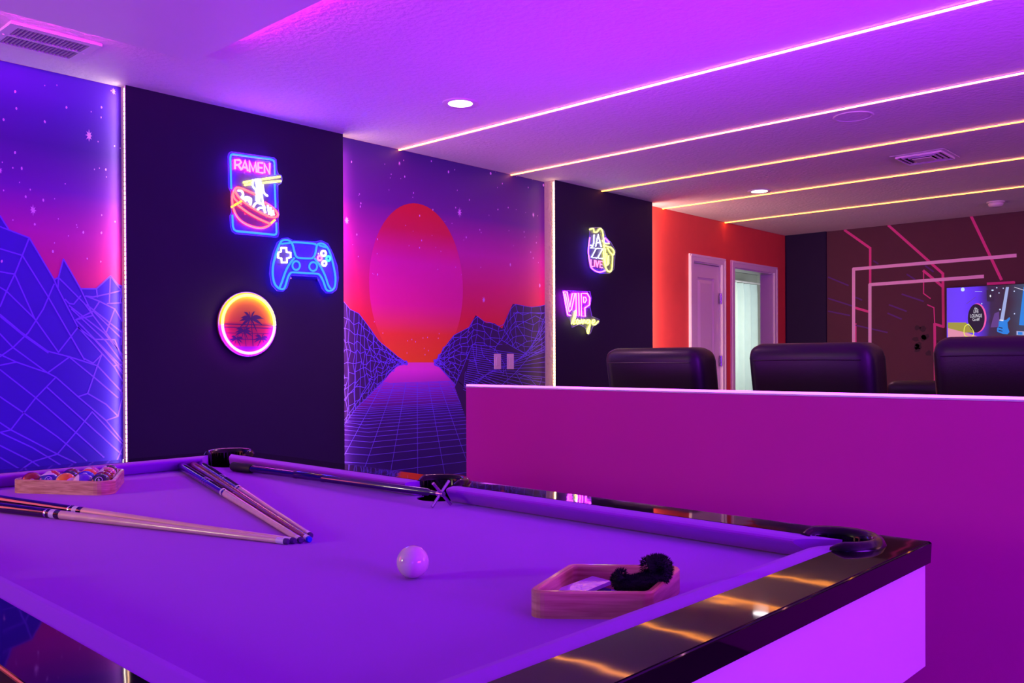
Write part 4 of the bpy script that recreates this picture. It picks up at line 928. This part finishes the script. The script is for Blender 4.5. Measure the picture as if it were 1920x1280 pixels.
BL = [((0, 0), (140, 24, 20), 0, '5', 'red ball numbered 5 at the left corner of the triangle rack', fc(.05, .0), 0),
 ((0, 1), (32, 22, 150), 1, '10', 'navy striped ball numbered 10, second along the rack front', fc(.0, .34), .0),
 ((0, 2), (244, 150, 20), 1, None, 'yellow striped ball in the middle of the rack front', fc(-1.2, -.3), 1.15),
 ((0, 3), (104, 60, 190), 1, None, 'pale violet marbled ball in the rack front, left of the dark green one', fc(.2, .3), 1.4),
 ((0, 4), (10, 46, 44), 0, '6', 'dark green ball at the front corner of the triangle rack', fc(-.2, .5), .3),
 ((1, 0), (208, 26, 50), 1, None, 'white and red striped ball behind the numbered 10 ball', fc(.6, .2), 1.2),
 ((1, 1), (20, 14, 60), 0, None, 'dark navy ball behind the yellow striped ball', fc(.2, .2), 0),
 ((1, 2), (28, 30, 190), 0, '2', 'blue ball behind the pale violet ball', fc(-.2, .8), 0),
 ((1, 3), (120, 16, 30), 0, None, 'maroon ball touching the right side of the rack, behind the dark green ball', fc(.2, .2), 0),
 ((2, 0), (110, 14, 40), 0, None, 'dark maroon ball in the third row, nearest the far cushion', fc(.2, .2), 0),
 ((2, 1), (250, 100, 20), 0, None, 'bright orange ball in the third row of the rack', fc(.2, .2), 0),
 ((2, 2), (150, 22, 34), 1, None, 'maroon striped ball in the third row by the rack side', fc(.4, .8), .9),
 ((3, 0), (220, 90, 160), 1, None, 'pink and white ball near the back of the rack', fc(1, .3), 1.2),
 ((3, 1), (236, 120, 150), 1, None, 'pinkish white striped ball, second from the back corner', fc(.3, .5), 1.4),
 ((4, 0), (16, 14, 18), 1, None, 'black and white striped ball at the back corner of the rack', fc(.3, .4), 1.3)]
for k, a in enumerate(BL): ball(*a, idx=k)

# ------------------------------------------------------------------ cues
m_maple = woodmat('maple_shaft', (232, 198, 162), (240, 212, 178), (2, 2, 2), .28, .5, 12)
m_rose = woodmat('rosewood_shaft', (134, 58, 36), (168, 80, 54), (2, 2, 2), .25, .6, 9)
m_cblack = mat('cue_black_lacquer', (6, 6, 10), .08, coat=1., vary=0); m_cnavy = mat('cue_navy_lacquer', (18, 8, 60), .1, coat=1., vary=.1)
m_ringw = mat('cue_white_ring', (226, 214, 232), .3, vary=.02); m_silver = mat('cue_silver_ring', (200, 196, 220), .2, 1., vary=.02)
m_ferr = mat('cue_ferrule', (236, 226, 232), .35, vary=.02); m_tip = mat('cue_tip_leather', (84, 36, 110), .8); m_tipb = mat('cue_tip_blue', (40, 60, 230), .8)
def cue(butt, tip, label, style, zb, zt, length=None, tipm=None):
    butt = Vector(butt); tip = Vector(tip); 
    if length: d = (butt-tip).normalized(); butt = tip+d*length
    butt.z = zb; tip.z = zt; L = (butt-tip).length; M_ = axis_mat(tip, butt)
    t = thing('pool_cue', label, 'pool cue', (tip+butt)/2-Vector((0, 0, .01)), 'pool cues lying on the cloth')
    rt, rb_, rj = .0064, .0146, .0106
    J = L*.5
    def seg(name, prof, m_, mis=None, par=t):
        b = B(); lathe(b, prof, M_, 20, 0, mis); return obj(name, b, m_, par, True, angle=35)
    seg('leather_tip', [(0, 0), (rt*.75, .0005), (rt*.98, .003), (rt, .010)], tipm or m_tip)
    seg('ferrule', [(rt, .010), (rt+.0001, .030)], m_ferr)
    if style == 'rose':
        seg('shaft', [(rt, .030), (rt+.001, L*.25), (rj, J), (rb_, L-.02), (rb_, L-.004), (rb_-.003, L), (0, L)], m_rose)
        seg('bumper', [(rb_-.002, L), (rb_-.004, L+.006), (0, L+.006)], m_pock)
        return t
    seg('shaft', [(rt, .030), (rt+.0008, L*.22), (rj, J-.022)], m_maple)
    seg('joint_collar', [(rj, J-.022), (rj+.0004, J-.016), (rj+.0005, J-.004), (rj+.0005, J+.014), (rj+.0005, J+.016)], [m_cblack, m_ringw], [0, 0, 1, 0])
    m_ = m_cblack if style == 'black' else m_cnavy
    bt = seg('butt', [(rj+.0005, J+.016), (rb_, L-.05), (rb_, L-.01), (rb_-.002, L), (0, L)], m_)
    rr2 = lambda s: rj+.0009+(rb_-rj)*(s-J)/(L-.05-J)
    if style == 'navy':
        for s0 in (J+.21, J+.24, J+.27, L-.05, L-.03, L-.012):
            r_ = min(rr2(s0), rb_+.0005)+.0002; seg('inlay_ring', [(r_-.001, s0-.004), (r_, s0-.0035), (r_, s0+.0035), (r_-.001, s0+.004)], m_silver, None, bt)
    else: seg('inlay_ring', [(rj+.0012, J+.024), (rj+.0016, J+.026), (rj+.0016, J+.029), (rj+.0014, J+.031)], m_silver, None, bt)
    seg('bumper', [(rb_-.002, L), (rb_-.004, L+.008), (0, L+.008)], m_pock)
    return t
zt_, zb_ = ZF+.0068, ZF+.0150
def PZ(px, py, z=.766): return onz(px, py, z)
cue(PZ(88, 961, .770)+0*Vector((0, 0, 0)), PZ(541, 1014), 'black-butted cue with white collar reaching in from the left edge, front of the pair', 'black', zb_, zt_, 1.45)
cue(PZ(112, 952, .770), PZ(553.5, 1012.5), 'black-butted cue lying just behind the front cue at the left edge', 'black', zb_, zt_, 1.45)
cue(PZ(335.5, 871, .773), PZ(565, 1012), 'navy cue with silver rings, front one of the three slanting cues', 'navy', zb_, zt_)
cue(PZ(352, 866, .773), PZ(581, 1010.5), 'rosewood brown cue in the middle of the three slanting cues, blue tip', 'rose', zb_, zt_, None, m_tipb)
cue(PZ(369, 866, .773), PZ(583, 1003), 'navy cue with silver rings, back one of the three slanting cues', 'navy', zb_, zt_)
# bridge stick
a = PZ(430, 874, .775); a.y = 1.584; a.z = ZF+.0162; e = Vector((-1.695, 1.556, ZF+.034)); M_ = axis_mat(a, e); L = (e-a).length
t = thing('bridge_stick', 'dark metallic bridge stick with X shaped head along the far cushion', 'bridge stick', (a+e)/2-Vector((0, 0, .02)))
m_gun = mat('gunmetal_tube', (96, 88, 120), .16, 1., vary=.02)
def seg(name, prof, m_): b = B(); lathe(b, prof, M_, 20); return obj(name, b, m_, t, True, angle=35)
seg('rubber_grip', [(0, -.002), (.012, 0), (.0155, .008), (.0155, .13), (.0125, .135)], mat('black_rubber', (22, 20, 26), .6))
seg('shaft', [(.0115, .13), (.0112, L*.36), (.0125, L*.365), (.0125, L*.375), (.0115, L*.38), (.0112, L*.50), (.0122, L*.505), (.0122, L*.515), (.011, L*.52), (.0095, L-.05), (.006, L-.045), (.005, L-.004)], m_gun)
b = B(); xd_ = (e-a).normalized(); sd = Vector((0, 0, 1)).cross(xd_).normalized(); up = xd_.cross(sd)
tube(b, [e-sd*.030-up*.031, e+sd*.030+up*.031], .0042, 10); tube(b, [e+xd_*.006+sd*.030-up*.031, e+xd_*.006-sd*.030+up*.031], .0042, 10); lathe(b, [(0, -.012), (.007, -.012), (.007, .012), (0, .012)], axis_mat(e, e+xd_), 12)
obj('cross_head', b, m_steel, t, True, angle=40)

# ------------------------------------------------------------------ diamond rack and its contents
Pd = [onz(984, 1110, .797), onz(1068, 1057, .797), onz(1282, 1060, .797), onz(1222, 1112, .797)]
Pd = [Vector((p.x, p.y, 0)) for p in Pd]
def inset(P, d):
    out = []; n = len(P); cen = sum(P, Vector())/n
    for i in range(n):
        p = P[i]; a_ = (P[i-1]-p).normalized(); c_ = (P[(i+1) % n]-p).normalized(); out.append(p+(a_+c_).normalized()*d/math.sin(a_.angle(c_)/2))
    return out
iw = inset(Pd, .011)
rads = .014
o = obj('diamond_rack', ringwall(rounded_poly(Pd, rads+.006, 6), rounded_poly(iw, .009, 6), ZF, ZF+.040), woodmat('reddish_rack_wood', (190, 132, 92), (226, 178, 132), (2, 2, 30), .35, .5, 4), None)
tag(o, 'wooden diamond-shaped nine-ball rack near the right rail', 'ball rack')
pk4 = [onz(1040, 1103, ZF+.018), onz(1111, 1084, ZF+.02), onz(1146, 1093, ZF+.018), onz(1100, 1112, ZF+.012)]
t = thing('plastic_packet', 'small shiny clear plastic packet lying inside the diamond rack', 'packet', (pk4[0]+pk4[2])/2-Vector((0, 0, .015)))
b = B(); q = [p.copy() for p in pk4]
for p in q: p.z = ZF+.010
q[1].z += .008; q[2].z += .006
q = [q[0]+(q[1]-q[0])*f for f in (0, 1)]+[q[2], q[3]]
prism(b, q, (0, 0, .006)); obj('glossy_sleeve', b, mat('glossy_violet_plastic', (214, 170, 240), .06, spec=.8, coat=1., bump=(60, .3, .002)), t)
b = B(); prism(b, [Vector((p.x, p.y, ZF+.0005)) for p in q], (0, 0, .008)); obj('card_insert', b, mat('packet_card', (60, 40, 150), .5), t)
pa = Vector((-.835, 1.095, 0)); pb = Vector((-.752, 1.165, 0)); nb = Vector((0, 0, 1)).cross(pb-pa)
bp = [plane(px, py, pa, nb) for px, py in [(1166, 1077), (1160, 1088), (1174, 1096), (1196, 1094), (1220, 1087), (1240, 1077), (1244, 1062), (1234, 1056), (1214, 1060)]]
t = thing('table_brush', 'black fuzzy table brush curled inside the diamond rack', 'brush', (bp[3].x, bp[3].y, ZF))
path = smooth_path([Vector((p.x, p.y, max(p.z, ZF+.013))) for p in bp], 5)
rad_ = [.0095+.0045*math.sin(min(1, (i+2)/len(path)*1.6)*PI*.62) for i in range(len(path))]
b = B(); tube(b, path, .012, 10, 0, False, True, rad_); obj('core', b, mat('brush_core', (10, 8, 16), .8), t, True)
b = B(); mb = mat('black_bristles', (14, 10, 22), .75)
for k in range(9000):
    i = random.randrange(len(path)-1); c = path[i].lerp(path[i+1], random.random()); d = Vector((random.gauss(0, 1), random.gauss(0, 1), random.gauss(0, 1))).normalized(); tdir = (path[i+1]-path[i]).normalized()
    if 2 < i < len(path)-4: d = (d-tdir*d.dot(tdir)*.8).normalized()
    s = d.orthogonal().normalized()*.0007; r_ = rad_[i]; tipp = c+d*(r_+.002+random.random()*.0028)
    if tipp.z < ZF+.0005: continue
    b.faces.new([b.verts.new(v) for v in (c+d*r_*.8+s, c+d*r_*.8-s, tipp)])
bo = obj('bristles', b, mb, t)

# ------------------------------------------------------------------ coloured light in the room, part of it added fill without fixtures
VIO = (.33, .02, 1.05)
area('half_wall_strip_light', (.0, PY+.009, 1.03), (0, 0, 1), 5.9, 80, (.37, .002, 1.), .012)
area('violet_wall_wash', (XR-.12, 1.65, 1.35), (-1, .12, .1), 2.2, 205, VIO, 1.0)
area('blue_back_fill', (2.6, YN+.15, 1.3), (-.45, 1, .1), 1.0, 36, (.12, .02, 1.), .8)  # added fill, no lamp there; brings blue to the half wall
area('blue_floor_fill', (-3.5, -1.2, .3), (.2, .5, 1), .6, 34, (.10, .01, 1.), 1.6)  # made-up low light that turns the left ceiling bluer
area('rose_fill', (WX+.15, -.3, 1.15), (1, 1.0, -.25), 1.2, 19, (1., .12, .13), 1.2)  # added fill that reddens the left end of the half wall
area('warm_corner_light', (-3.6, YN+.3, 1.5), (.35, 1, -.1), .5, 26, (1., .88, .5), .5)
area('rose_far_fill', (XR-.12, 6.2, 1.5), (-1, .05, .12), 3., 40, (1., .34, .42), 1.2)  # added fill to brighten the doors, coral wall and far ceiling
# light of the vertical strips standing on the right-hand edges of the black panels
area('night_mural_edge_light', (WX+.035, Y1-.02, H/2+.1), (-.25, -1, 0), .01, 2.2, (1., .78, .6), 2.2)
area('mural_edge_light', (WX+.03, Y2+.02, H/2), (.3, 1, 0), .02, 4, (1., .5, .62), 2.3)
area('coral_wall_edge_light', (WX+.06, Y4+.02, H/2), (.1, 1, 0), .02, 13, (1., .6, .5), 2.3)
W_ = bpy.data.worlds.new('World'); SC.world = W_; W_.use_nodes = True; W_.node_tree.nodes['Background'].inputs[0].default_value = (.25, .08, .6, 1); W_.node_tree.nodes['Background'].inputs[1].default_value = .05
vs_ = SC.view_settings; vs_.view_transform = 'Standard'; vs_.look = 'None'; vs_.exposure = 0; vs_.gamma = 1; vs_.use_curve_mapping = False
